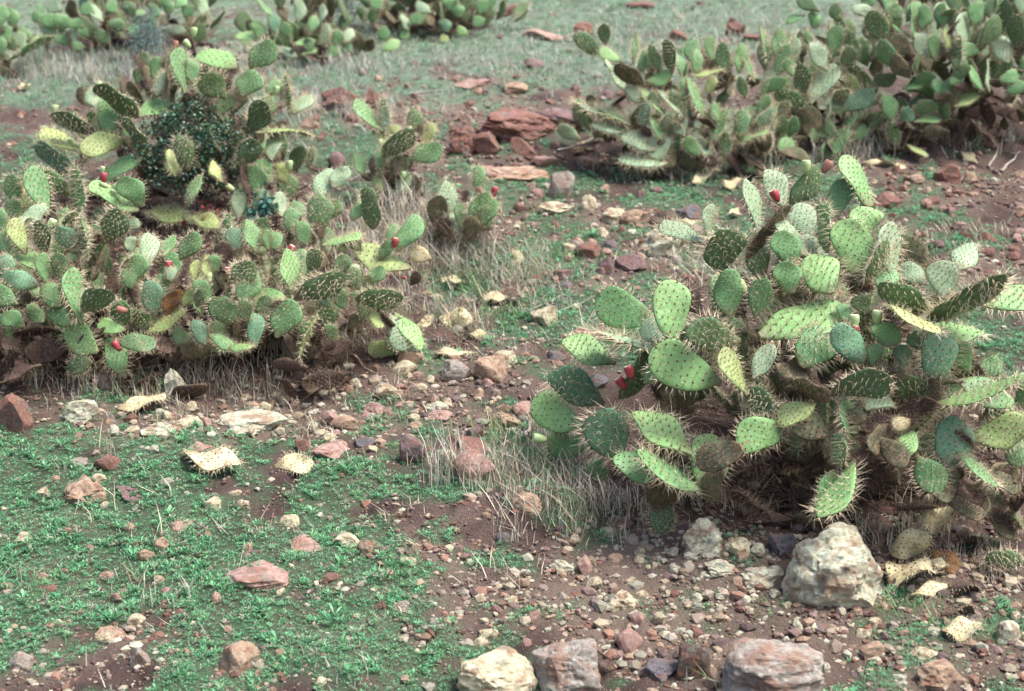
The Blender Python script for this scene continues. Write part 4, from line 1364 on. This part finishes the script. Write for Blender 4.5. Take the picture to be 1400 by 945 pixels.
# ---- the front cactus of the left thicket
D = Cactus(345, 455, .78, .62, .52, 'low sprawling cactus at the front of the left thicket with three small fruits', 'prickly pear cacti on the slope', seed=4)
D.table('''
205 360 198 316 28 25 p s; 180 395 174 368 24 -5 g s; 186 386 189 350 30 0 g s; 213 432 204 387 32 -5 u s; 234 386 231 364 18 10 p s
228 432 243 396 20 -10 o; 246 356 270 320 28 -5 g s; 326 346 316 312 30 0 u s; 350 346 334 304 16 5 g s; 366 342 361 318 12 10 g s
298 356 268 344 20 50 y; 289 416 267 387 26 5 g s; 311 444 307 410 42 -25 d; 316 387 347 360 34 -15 d s; 268 392 262 360 12 10 y s
326 414 350 376 32 0 g; 386 432 351 394 44 12 b; 378 462 397 412 42 0 g s; 352 474 344 431 28 0 u; 398 398 387 344 24 15 b s
281 472 266 438 22 0 u s; 286 458 320 472 18 5 g s; 312 474 345 482 13 50 b s; 405 407 470 384 34 -20 d s; 285 386 277 352 12 10 y s
440 336 490 324 16 50 b s; 436 318 439 270 40 -10 d s; 430 272 449 230 28 15 p; 455 257 471 230 26 15 p; 512 314 504 260 30 -10 d
546 344 569 297 32 -5 g; 562 366 485 346 34 35 y; 590 356 564 342 26 20 w; 490 397 478 368 28 -15 d s; 486 409 547 412 30 -25 d s
530 430 556 472 28 15 p; 540 428 579 464 18 25 b; 505 424 521 450 16 15 y; 545 474 506 482 30 15 y; 405 502 421 430 9 5 y
402 320 398 286 28 -5 g s; 420 336 408 306 24 5 g s; 380 344 372 316 22 10 g s; 420 372 440 344 26 -20 d s; 460 380 472 350 24 -10 d
340 440 330 412 22 -10 d; 250 420 262 396 18 10 y s; 256 476 242 450 22 -10 d z.08; 270 420 276 396 16 -10 d; 300 372 288 352 20 0 g s
356 440 366 406 26 -15 d z.05; 430 400 436 372 22 0 m; 300 470 296 440 24 -10 d z.1; 462 346 470 328 22 20 y; 450 362 430 350 22 -10 m s
474 424 458 396 22 -5 g s; 500 388 522 366 22 10 g s; 462 466 446 446 18 -10 d s; 480 302 498 276 20 5 g s; 520 356 532 330 18 0 g s
470 380 490 362 20 20 p s; 450 420 436 398 20 0 u; 516 400 500 378 20 -10 d s; 476 450 490 430 16 -10 m; 530 330 540 306 16 5 g s
450 300 462 276 22 0 g s; 560 390 576 374 18 -15 m s; 494 344 478 322 20 -15 d s; 426 462 412 440 20 0 g s; 440 480 458 470 14 10 k s
''')
for f in [(231, 364, 'r', 90, 1.0), (285, 380, 'g', 90, 1.0), (311, 372, 'n', 90, .9), (397, 342, 'r', 60, 1.0), (540, 332, 'r', 80, 1.0), (552, 380, 'r', 0, .5)]:
    D.fruit(*f)
D.fill(90, .3, .95, 'gdmgkdg', (.12, .18), .15, 1.4)
D.debris(60, 'kkkk', .1, 1.0)
D.join(70)

# ---- the two small cacti on the straw mound
E = Cactus(540, 270, .24, .22, .52, 'small upright cactus on the straw mound behind the bare twigs', 'prickly pear cacti on the slope', seed=5)
E.table('''
524 182 484 143 20 10 g s; 525 186 531 138 18 10 p s; 570 192 564 152 24 -10 d s; 531 208 528 174 28 25 y s; 524 214 564 190 26 -35 d
560 220 601 200 30 0 g s; 580 202 590 170 18 15 y s; 518 242 520 200 12 10 g s; 521 262 515 238 14 15 y; 498 242 484 214 16 0 g s
556 267 548 234 22 10 p s; 545 190 540 172 16 10 y; 575 262 560 240 16 -10 m s; 560 190 575 172 14 -10 m; 540 240 548 214 20 -10 m
''')
for f in [(520, 196, 'g', 90, 1.0), (560, 178, 'g', 90, 1.0), (551, 240, 'g', 80, 1.0), (578, 192, 'n', 90, .5)]:
    E.fruit(*f)
E.fill(9, .2, .7, 'dmm', (.1, .15), .2, 1.4)
E.join(24)

Fc = Cactus(645, 330, .24, .2, .34, 'small spiny cactus with three red and white fruits beside the straw mound', 'prickly pear cacti on the slope', seed=6)
Fc.table('''
655 264 652 228 20 -5 g s; 611 302 606 250 26 15 p s; 598 318 600 270 30 -20 m s; 640 302 664 264 24 -5 g s; 654 312 676 276 24 5 g s
631 324 621 288 15 15 p s; 648 330 640 298 24 -20 m s; 668 316 664 286 18 0 g s; 620 330 604 300 24 -10 k s; 636 318 628 280 20 0 d
''')
for f in [(656, 262, 'n', 100, 1.1), (676, 262, 'r', 80, 1.15), (679, 287, 'r', 0, 1.1)]:
    Fc.fruit(*f)
Fc.fill(8, .2, .7, 'dmk', (.1, .15), .2, 1.4)
Fc.join(20)

# ---- the middle right cacti
G = Cactus(935, 215, .88, .55, .74, 'grey green cactus on the far right slope whose left arm sticks out over bare grass', 'prickly pear cacti on the slope', far=True, seed=7)
G.table('''
821 73 786 52 22 -10 g s; 828 64 825 36 19 -15 d s; 850 86 824 68 20 30 b s; 882 120 844 90 22 -20 m s; 866 88 867 47 9 5 g s
874 100 889 70 19 -5 g s; 900 99 894 64 15 -5 g s; 919 100 911 59 18 -15 d s; 884 112 917 103 20 30 b; 856 126 828 86 14 15 p
951 92 947 56 25 5 g; 952 102 955 70 18 -5 g s; 944 104 986 101 10 10 y s; 988 102 992 62 20 5 g s; 1010 102 1010 62 20 0 g s
1030 112 1022 68 14 10 g s; 916 166 880 124 16 25 b s; 885 142 857 122 21 15 p s; 936 162 909 119 16 15 p s; 936 132 940 104 18 10 g s
962 162 949 108 20 5 g s; 852 167 792 138 14 40 p s; 862 172 819 144 12 30 g s; 850 182 813 163 19 15 p s; 896 206 854 177 28 10 p s
912 224 851 210 26 20 p s; 906 222 893 188 36 5 p s; 880 176 883 134 18 5 u s; 936 186 924 164 24 15 p s; 976 222 954 178 20 15 p s
970 192 996 155 16 5 g s; 1012 192 1013 150 21 0 g s; 990 216 996 184 16 5 g s; 1008 196 1047 182 10 30 b s; 905 192 895 160 16 0 g s
985 172 974 144 14 5 g s; 1018 136 1015 107 14 -5 g s; 1035 156 1051 135 16 0 g s; 1032 174 1060 154 17 -10 u s; 955 215 938 190 20 -10 g s
925 150 920 125 16 -10 d s; 900 150 890 128 16 -10 d; 968 130 975 105 15 10 y s
''')
G.fill(60, .3, .9, 'gpmdg', (.13, .18), .1, 1.5, .5)
G.fill(16, .6, .95, 'gpgdg', (.13, .19), .03, .6, .5, (3.2, 6.2))
G.debris(16, 'kkm')
G.join(70)

H = Cactus(1110, 185, .62, .5, .78, 'grey green cactus between the middle right one and the big brown stemmed one', 'prickly pear cacti on the slope', far=True, seed=8)
H.table('''
1050 88 1047 38 12 0 g s; 1061 82 1063 41 22 5 g s; 1080 86 1089 54 16 10 p s; 1059 107 1081 67 22 0 g s; 1046 97 1040 64 22 -20 d
1050 132 1051 90 17 10 p s; 1098 134 1092 92 22 -15 d s; 1131 97 1110 61 26 15 p s; 1135 74 1146 39 22 0 g s; 1168 88 1167 46 16 5 g s
1160 94 1154 67 22 -20 d s; 1108 142 1142 90 28 15 p s; 1118 148 1176 122 36 25 p s; 1150 152 1190 124 30 0 u s; 1106 148 1063 124 22 -5 g s
1192 128 1166 88 16 -10 d s; 1189 116 1220 104 20 -15 d s; 1105 187 1110 149 32 -10 m; 1109 187 1137 168 28 5 g s; 1086 197 1061 164 22 -5 g s
1086 192 1081 170 14 20 p s; 1158 182 1166 144 14 5 g s; 1172 166 1183 141 14 5 g s; 1164 192 1187 174 20 15 b s; 1128 218 1162 184 18 5 g s
1180 130 1150 108 14 -10 y s; 1070 170 1050 150 18 -10 g s; 1140 190 1130 170 16 -10 d; 1150 62 1158 40 14 -10 d; 1090 110 1074 84 18 0 g s
''')
H.fill(50, .3, .9, 'gpmgg', (.13, .18), .1, 1.5, .5)
H.fill(20, .6, .95, 'gpgdg', (.13, .19), .03, .6, .5, (3.2, 6.2))
H.debris(12, 'kkm')
H.join(60)

I = Cactus(1290, 165, .95, .7, 1.25, 'big dark cactus at the upper right with thick brown stems showing', 'prickly pear cacti on the slope', far=True, seed=9)
I.table('''
1120 16 1091 2 20 -10 d; 1101 21 1076 29 13 15 g; 1116 40 1110 18 18 0 g; 1196 22 1167 11 19 10 p; 1215 62 1189 19 28 -10 d s
1232 26 1213 8 22 10 g; 1246 52 1219 24 12 40 b; 1252 77 1214 54 26 -5 m; 1251 57 1243 10 11 10 g; 1316 67 1319 18 26 10 p
1271 82 1254 48 28 15 p s; 1276 84 1277 51 20 0 g s; 1300 72 1297 38 17 0 y s; 1300 76 1334 67 22 0 g; 1337 67 1360 29 27 -20 d
1392 67 1385 27 20 -20 d; 1378 87 1364 43 30 10 p s; 1230 97 1204 59 21 -5 g; 1245 107 1219 79 22 -10 m; 1346 127 1324 94 18 0 g
1364 112 1392 99 20 -5 g; 1374 127 1400 117 20 -5 g; 1352 127 1349 84 12 10 p; 1234 122 1264 111 13 40 b; 1283 132 1280 109 18 -5 g
1285 132 1304 111 18 -5 g; 1244 152 1279 145 19 -10 d; 1235 172 1240 149 21 -15 u; 1249 167 1288 156 15 30 b; 1305 147 1338 129 17 10 y
1225 202 1222 167 13 -5 g s; 1239 198 1262 216 12 20 y; 1216 17 1220 -8 24 10 g; 1260 40 1264 10 22 0 g; 1290 40 1284 8 20 -10 g
1282 30 1292 2 26 10 p; 1330 36 1338 4 24 0 g; 1360 30 1352 0 22 0 d; 1396 110 1406 80 24 0 g; 1322 100 1300 84 22 -20 d
1300 110 1320 92 20 -20 d; 1240 30 1256 4 20 10 g; 1180 10 1190 -10 20 0 g; 1150 30 1138 8 20 -10 d; 1320 120 1298 108 18 0 g
1350 20 1370 -6 24 0 g; 1395 20 1402 -10 26 0 p; 1308 20 1304 -10 22 0 d; 1270 100 1262 80 18 -15 m
''')
I.fill(66, .3, .92, 'gdmddmgk', (.16, .23), .15, 1.5, .3)
I.fill(70, .65, .97, 'gdmgdgk', (.15, .22), .03, .75, .4, (3.2, 6.2))
I.debris(30, 'kkm')
I.join(80)

# ---- cacti at the top left
J = Cactus(-25, 95, .42, .4, .62, 'cactus at the top left corner cut off by the edge of the photo', 'prickly pear cacti on the slope', far=True, seed=10)
J.table('''
20 38 11 12 20 0 g; 34 70 18 44 22 5 p; 22 70 8 46 20 -10 d; 8 84 54 40 10 30 g; 30 76 50 48 10 25 b; 22 104 -6 94 16 -30 m
14 60 0 36 20 0 g; 40 60 28 40 18 10 g; -2 40 2 8 20 0 g; 4 76 -8 50 22 0 g
''')
J.fill(16, .3, .85, 'gdmd', (.16, .22), .15, 1.4, 0)
J.join(20)

K = Cactus(190, 62, 1.0, .7, .95, 'dark wide cactus thicket along the top edge at left with a red fruit', 'prickly pear cacti on the slope', far=True, seed=11)
K.table('''
80 40 58 24 20 -10 g; 84 16 62 4 22 15 p; 95 38 76 22 18 0 g; 78 46 58 38 16 10 p; 96 60 76 50 18 15 g; 106 60 94 42 16 10 p
140 30 124 8 14 15 p; 114 38 96 30 18 10 g; 170 42 152 30 18 -10 d; 202 20 178 16 12 30 b; 208 26 212 8 18 0 g; 120 50 108 40 14 10 g
255 44 236 36 14 20 p; 150 60 136 44 18 -10 d; 186 52 178 34 18 0 g; 232 20 226 0 18 0 g; 276 22 276 -4 12 10 p; 252 24 262 8 20 0 g
130 20 110 10 20 0 g; 160 20 146 4 18 0 g; 60 30 46 18 16 0 g; 240 12 250 -6 18 10 g; 185 22 170 6 18 -10 d; 116 66 100 60 14 10 g
''')
K.fruit(149, 36, 'r', 90, .9)
K.fill(100, .3, .95, 'ddmdgdmu', (.16, .23), .05, 1.5, .3)
K.debris(14, 'kkm')
K.join(60)

N = Cactus(425, 72, .62, .45, .62, 'cactus at the top with three bright pads spreading on its left side', 'prickly pear cacti on the slope', far=True, seed=12)
N.table('''
352 56 321 42 18 25 b; 357 54 349 30 20 10 b; 376 47 371 20 18 0 u; 400 62 427 49 16 25 b; 406 78 382 66 15 20 p; 410 76 434 63 11 30 b
408 30 409 0 18 5 p; 372 22 352 2 8 10 g; 424 46 430 22 16 0 g; 442 64 446 34 16 5 p s; 462 66 460 44 18 0 g s; 470 60 480 38 16 10 p s
448 80 462 66 16 0 g; 395 50 388 34 18 -10 g; 436 36 444 8 12 10 p; 480 72 470 60 18 0 g; 425 76 418 54 16 -5 d
''')
N.fill(46, .3, .9, 'gdmddm', (.15, .21), .05, 1.5, .2)
N.debris(8, 'kkm')
N.join(40)

P = Cactus(590, 45, .82, .55, .62, 'rounded green cactus at the top edge left of centre', 'prickly pear cacti on the slope', far=True, seed=13)
P.table('''
520 68 545 56 17 5 b; 558 42 549 22 12 10 p; 590 18 570 4 16 20 p; 612 44 606 28 16 0 u; 640 48 626 38 14 15 b; 600 56 612 52 14 20 y
500 30 492 12 16 -10 d; 506 32 512 14 14 -10 d; 560 52 548 44 16 10 b; 630 24 622 8 18 0 g; 655 20 662 2 18 0 g; 646 36 660 26 16 0 g
575 34 562 22 18 -5 g; 620 14 610 -2 20 0 g; 666 14 674 -6 18 0 g; 520 14 510 0 18 10 g; 530 56 522 38 18 0 g
''')
P.fill(110, .4, 1.0, 'ddmgdmdg', (.14, .21), .05, 1.5, .3)
P.debris(8, 'kkm')
P.join(50)
# ------------------------------------------------------------------ fallen pads lying on the ground
DRIED = [pad_shape(41, 1.3, .5, .15, .15, 3), pad_shape(42, 1.5, .6, -.2, -.15, 3), pad_shape(43, 1.1, .45, .35, -.25, 5), pad_shape(44, 1.4, .7, -.1, .45, 4), pad_shape(45, 1.25, .4, .1, .1, 3)]


def fallen(px, py, tx, ty, w_, c, lab, cat='fallen pad', flat=.35, curl=0, name='fallen_pad', lift=.004):
    a = at(px, py); b = at(tx, ty)
    s = scale_at(a)
    v = b - a
    r3 = random.Random(int(px * 3 + py))
    ln = math.hypot(tx - px, ty - py) / s
    # the axis follows the ground, the far edge propped up a little
    u = unit(RT * (tx - px) + UPV * -(ty - py))
    L = ln
    n = unit(np.array([r3.uniform(-.2, .2), -(1 - flat), flat + .55]))
    n = unit(n - u * (n @ u))
    x = np.cross(n, u)
    me, sp = r3.choice(DRIED)
    if flat > .2:                 # lying: the axis runs along the ground
        u = unit(v); L = min(.26, float(np.linalg.norm(v)))
        n = unit(np.array([r3.uniform(-.25, .25), -.35 + r3.uniform(-.2, .2), 1.0]))
        n = unit(n - u * (n @ u)); x = np.cross(n, u)
    o = link(name, me)
    im = unit(RT * (tx - px) + UPV * -(ty - py))
    pr = x - FW * (x @ FW); pr = pr - im * (pr @ im)
    W = min(w_ / s / max(.45, float(np.linalg.norm(pr))), .8 * L + .02)
    base = a + np.array([0, 0, lift + (.02 if flat > .2 else .15 * W)])
    M = Matrix(((x[0], n[0], u[0], base[0]), (x[1], n[1], u[1], base[1]), (x[2], n[2], u[2], base[2]), (0, 0, 0, 1)))
    o.matrix_basis = M @ Matrix.Diagonal((W / W0, r3.uniform(.5, 1.0), L / L0, 1))
    o.material_slots[0].link = 'OBJECT'; o.material_slots[0].material = PM[c]
    tag(o, lab, cat)
    k_ = link('spines', sp, o)
    k_['kind'] = 'stuff'
    return o


for a in [
    (376, 646, 428, 634, 30, 'w', 'cream fallen pad with dark spots lying on the green growth', -.25),
    (252, 624, 326, 652, 20, 'w', 'long split fallen pad with a brown rim in the green growth', .0),
    (162, 566, 228, 554, 16, 'w', 'curled whitish fallen pad below the left cactus', .2),
    (600, 440, 645, 452, 28, 'w', 'white fallen pad with dark spots right of the left thicket', -.25),
    (596, 492, 645, 480, 16, 'w', 'narrow whitish fallen pad just below the white spotted one', .3),
    (574, 372, 586, 396, 24, 'w', 'upright pale yellow dead pad on the slope by the straw', -.3),
    (590, 402, 578, 430, 24, 'w', 'tan yellow dead pad under the upright pale yellow one', -.2),
    (668, 404, 712, 422, 16, 'k', 'brown spiny dead pad in the straw above the cream rock', .2),
    (700, 348, 712, 362, 14, 'w', 'torn yellow dead pad right of the straw mound', .1),
    (1218, 766, 1268, 744, 34, 'w', 'yellow fallen pad right of the big pale boulder', -.3),
    (1214, 778, 1262, 812, 40, 'w', 'torn brownish cream dried pad right of the big pale boulder', .0),
    (1272, 758, 1318, 790, 24, 'o', 'brown spiny dried pad beyond the yellow fallen pad', .2),
    (1244, 824, 1310, 798, 14, 'w', 'curled yellow rimmed dried pad below the yellow fallen pad', .2),
    (1296, 812, 1346, 806, 16, 'k', 'dried brown pad right of the curled yellow rimmed one', .2),
    (1286, 850, 1340, 842, 10, 'k', 'thin reddish dried pad at the lower right', .3),
    (1286, 872, 1336, 876, 16, 'w', 'flat pinkish brown dried pad lowest of those at the right', .3),
    (1170, 706, 1222, 738, 24, 'k', 'brown spiny dried stem leaning on the big pale boulder', .1),
    (868, 650, 872, 692, 26, 'o', 'rotten orange pad hanging in the dry grass under the right cactus', -.4),
    (786, 214, 822, 196, 10, 'w', 'whitish dried pad like a log on the far slope', .2),
    (945, 256, 984, 240, 10, 'w', 'pale yellow dead pad under the middle right cactus', .2),
    (990, 262, 1010, 256, 12, 'w', 'bright cream dead pad right of the pale yellow one under the middle cactus', .2),
    (1180, 228, 1250, 232, 9, 'w', 'long pale dried pad on the edge of the bare red slope', .3),
    (1312, 212, 1342, 224, 12, 'w', 'pale dried pad with a yellow rim under the upper right cactus', .2),
    (1048, 220, 1060, 212, 12, 'y', 'small yellow pad on the ground under the cacti at upper right', .0),
    (1250, 735, 1290, 722, 20, 'w', 'cream and brown dried pad behind the yellow fallen pad', .0),
    (1196, 790, 1226, 806, 16, 'k', 'small dark dried pad touching the right side of the big pale boulder', .1),
    (1330, 770, 1366, 790, 20, 'k', 'dark spiny dried pad at the far end of the dried pile', .1),
    (1306, 740, 1350, 752, 20, 'k', 'brown spiny dried pad in the shade above the dried pile', .2),
    (1268, 776, 1290, 790, 18, 'w', 'pale torn dried pad in the middle of the dried pile', -.1),
    (660, 410, 690, 420, 16, 'w', 'pale shrunken pad in the straw left of the cream rock', .1),
    (560, 440, 590, 446, 18, 'w', 'cream dried pad between the bright front pads and the white spotted pad', .1),
    (640, 464, 676, 462, 12, 'w', 'flat grey cream pad remnant right of the narrow whitish pad', .3),
    (606, 386, 628, 398, 14, 'w', 'small yellowish dried pad beside the upright pale yellow one', .0),
    (520, 440, 500, 452, 20, 'k', 'brown dried pad hanging behind the bright front pads', .0),
    (96, 520, 130, 528, 16, 'k', 'brown dried pad on the litter under the left edge cactus', .1),
    (240, 500, 280, 512, 16, 'k', 'brown dried pad on the litter under the front cactus', .1),
    (24, 124, 42, 124, 7, 'w', 'small yellow dead pad on the far left grass', .3),
    (1270, 590, 1232, 570, 20, 'w', 'tan dead pad caught in the dark middle of the right cactus', -.3),
    (150, 432, 190, 440, 14, 'k', 'grey brown dried pad lying inside the left cactus', .2),
    (930, 310, 960, 300, 10, 'w', 'pale dried pad behind the purple grey stone', .3),
    (1010, 300, 1000, 296, 14, 'w', 'pale yellow dead pad left of the red fruit on the tall brown arm', .0),
]:
    fallen(*a[:7], flat=.35 + a[7])


# ------------------------------------------------------------------ bare twigs and branches
def branch(pts, rad, m, lab, lift=0.0, parent=None, name='dead_branch', ct=None, seed=0):
    r = random.Random(seed + int(pts[0][0]))
    P = []
    for k, q in enumerate(pts):
        if ct is not None:
            p = ct.spot(q[0], q[1], -.03)
        else:
            p = at(q[0], q[1])
            p = p - FW * (lift + (q[2] if len(q) > 2 else 0)) * .6 + np.array([0, 0, .012])
        P.append(np.array(p))
    # finer, slightly crooked line
    Q = []
    for i in range(len(P) - 1):
        for t in np.linspace(0, 1, 5)[:-1]:
            Q.append(P[i] * (1 - t) + P[i + 1] * t + np.array([r.gauss(0, 1), r.gauss(0, 1), r.gauss(0, 1)]) * rad * .5)
    Q.append(P[-1])
    V, F = [], []
    n = 6
    for i, p in enumerate(Q):
        d = unit(Q[min(i + 1, len(Q) - 1)] - Q[max(i - 1, 0)])
        a = unit(np.cross(d, [.2, .1, 1])); b = np.cross(d, a)
        rr = rad * (1 - .65 * i / len(Q)) * r.uniform(.85, 1.15)
        for j in range(n):
            V.append(p + (a * math.cos(j * 1.047) + b * math.sin(j * 1.047)) * rr)
    for i in range(len(Q) - 1):
        for j in range(n):
            F.append((i * n + j, i * n + (j + 1) % n, (i + 1) * n + (j + 1) % n, (i + 1) * n + j))
    F = [f for f in F]
    me = mesh_np(name, np.array(V), np.array(F), [m], None, True)
    o = link(name, me, parent)
    if lab: tag(o, lab, 'branch')
    return o


branch([(448, 275), (468, 258), (495, 246), (520, 240), (552, 234)], .007, M_BARK, 'dark bare branch arching from the straw mound to the left', .25)
branch([(486, 238), (498, 252), (520, 266)], .005, M_BARK, 'short dark twig crossing under the arching branch', .25)
branch([(455, 284), (478, 296), (497, 313), (520, 314)], .0045, M_BARKP, 'bare grey twig curving below the arching branch', .2)
branch([(432, 398), (426, 430), (422, 462), (446, 500)], .005, M_BARKP, 'pale forked twig standing beside the thin yellow pad', .06)
branch([(720, 600), (724, 580), (736, 568), (764, 570)], .008, M_BARKP, 'grey bent stick left of the lowest left pads', .04)
branch([(838, 708), (850, 714), (862, 712)], .004, M_BARKP, 'small grey stick under the right cactus')
branch([(1100, 600), (1128, 606), (1160, 598)], .010, M_BARK, 'thick brown stem in the shade of the right cactus', .1)
branch([(560, 130), (600, 126), (630, 120)], .006, M_BARKP, 'pale straight stick on the far slope')
branch([(664, 112), (690, 122), (716, 124), (736, 118)], .012, M_BARK, 'dark log above the red outcrop')
branch([(760, 208), (790, 200), (815, 190)], .010, M_BARKP, 'grey stick beside the white dried pad on the far slope')
branch([(850, 26), (868, 30), (880, 44)], .005, M_BARK, 'thin dark twig on the far grass near the top edge')
branch([(712, 40), (740, 44), (770, 46)], .007, M_BARK, 'dark flat branch on the far grass')
branch([(1352, 232), (1362, 212), (1366, 200)], .008, M_BARKP, 'bleached stub standing on the bare right slope')
branch([(1368, 238), (1384, 222), (1394, 210)], .009, M_BARKP, 'bleached branch leaning at the right edge of the bare slope')
branch([(750, 432), (790, 420), (812, 408)], .003, M_BARKP, 'thin dry twig behind the clean cream rock')
branch([(716, 430), (760, 412), (780, 400)], .003, M_BARKP, 'thin dry twig in the straw left of the small dark pile')
branch([(120, 270), (122, 320), (118, 372)], .003, M_BARKP, 'thin straw coloured stalk rising through the left cactus', .35)
branch([(1380, 780), (1386, 700), (1390, 640)], .003, M_BARKP, 'thin dry stalk standing at the right edge', .1)
branch([(262, 470), (272, 430), (282, 404)], .0025, M_BARKP, 'thin pale stalk in front of the low sprawling cactus', .12)


# ------------------------------------------------------------------ leafy shrubs
def shrub(px, py, up, rx, ry, rz, nleaf, leaf, cols, lab, seed, stems=7, dense=1.0, roundish=.42):
    r = np.random.default_rng(seed)
    g = at(px, py)
    root = link('shrub', None); root.location = g
    tag(root, lab, 'shrub')
    cen = np.array(up) - 0.0
    # leaf clumps along twigs: twig ends scattered in the crown, uneven outline
    nt_ = max(12, nleaf // 26)
    d = unit(r.normal(size=(nt_, 3)))
    ends = cen + d * np.array([rx, ry, rz]) * (r.random((nt_, 1)) ** .4) * r.uniform(.5, 1.5, (nt_, 1))
    low = ends[:, 2] < g[2] + .05
    ends[low, 2] = g[2] + .05
    k = r.integers(0, nt_, nleaf)
    t = r.random((nleaf, 1)) ** .5
    start = g + (cen - g) * .5
    ctr = ends[k] * (.72 + .28 * t) + start * (.28 - .28 * t) + r.normal(size=(nleaf, 3)) * .035
    u = unit(r.normal(size=(nleaf, 3)) + np.array([0, 0, .3])); v = unit(np.cross(u, r.normal(size=(nleaf, 3)))); n = np.cross(u, v)
    L = leaf * r.uniform(.6, 1.2, (nleaf, 1)); W = L * roundish
    cup = n * L * .12
    P = np.stack([ctr - u * L * .5, ctr - u * L * .15 + v * W + cup, ctr + u * L * .25 + v * W * .8 + cup, ctr + u * L * .5,
                  ctr + u * L * .25 - v * W * .8 + cup, ctr - u * L * .15 - v * W + cup], 1).reshape(-1, 3) - g
    i = (np.arange(nleaf) * 6)[:, None, None]
    F = (np.array([[0, 1, 2, 3], [0, 3, 4, 5]])[None] + i).reshape(-1, 4)
    ci = r.integers(0, len(cols), nleaf)
    c = np.array(cols)[ci] * (.6 + .8 * r.random((nleaf, 1)))
    me = mesh_np('foliage', P, F, [M_LEAFG], np.repeat(c, 6, 0))
    tag(link('foliage', me, root), kind='stuff')
    for s_ in range(stems):
        e = ends[r.integers(0, nt_)] - g
        Q = [np.array([r.normal() * .02, r.normal() * .02, -.02])]
        for q in (.35, .7, 1.0):
            Q.append(e * q + r.normal(size=3) * .03 + np.array([0, 0, .06 * math.sin(q * 3.1)]))
        V, Fq = [], []
        for a_, p in enumerate(Q):
            rr = .007 * (1 - .25 * a_)
            for j in range(5):
                V.append(p + np.array([math.cos(j * 1.257), math.sin(j * 1.257), 0]) * rr)
        for a_ in range(3):
            for j in range(5):
                Fq.append((a_ * 5 + j, a_ * 5 + (j + 1) % 5, (a_ + 1) * 5 + (j + 1) % 5, (a_ + 1) * 5 + j))
        link('stem', mesh_np('stem', np.array(V), np.array(Fq), [M_BARK], None, True), root)
    return root


M_LEAFG = attr_material('leaf_glossy', rough=.35, transl=.12, spec=.5)
DK = [(.025, .075, .045), (.035, .10, .06), (.06, .15, .10), (.025, .05, .03), (.09, .18, .14), (.05, .11, .045), (.10, .10, .04)]
BL = [(.16, .24, .23), (.20, .29, .27), (.13, .20, .19), (.24, .32, .28)]
pB = B.spot(262, 200, .10)
shrub(268, 300, pB, .27, .20, .25, 6000, .019, DK, 'dark green shrub with small round leaves inside the rear left cactus', 5, 9)
pB2 = B.spot(358, 300, .05)
shrub(356, 330, pB2, .07, .07, .13, 330, .03, [(.04, .14, .11), (.05, .16, .14), (.035, .10, .07)], 'small bluish leafed shoot right of the dark shrub', 6, 3, roundish=.5)
pB3 = B.spot(290, 290, .05)
shrub(288, 318, pB3, .09, .06, .06, 60, .030, [(.28, .05, .04), (.22, .04, .035)], 'red leafed sprig in the shade under the dark shrub', 7, 3, roundish=.5)
p4 = at(205, 96)
shrub(205, 96, p4 + np.array([0, 0, .24]), .17, .15, .26, 2200, .022, BL, 'wispy bluish bush in front of the dark thicket at the top', 8, 5, roundish=.16)
p5 = at(470, 40)
shrub(470, 40, p5 + np.array([0, 0.1, .30]), .22, .2, .34, 2600, .024, BL, 'hazy bluish bush between the two cacti at the top', 9, 5, roundish=.16)
p6 = at(1320, 12)
shrub(1325, 14, p6 + np.array([0, .5, .35]), .3, .2, .4, 1600, .024, BL, 'bluish bush behind the upper right cactus', 10, 4, roundish=.16)
p7 = at(50, 580)
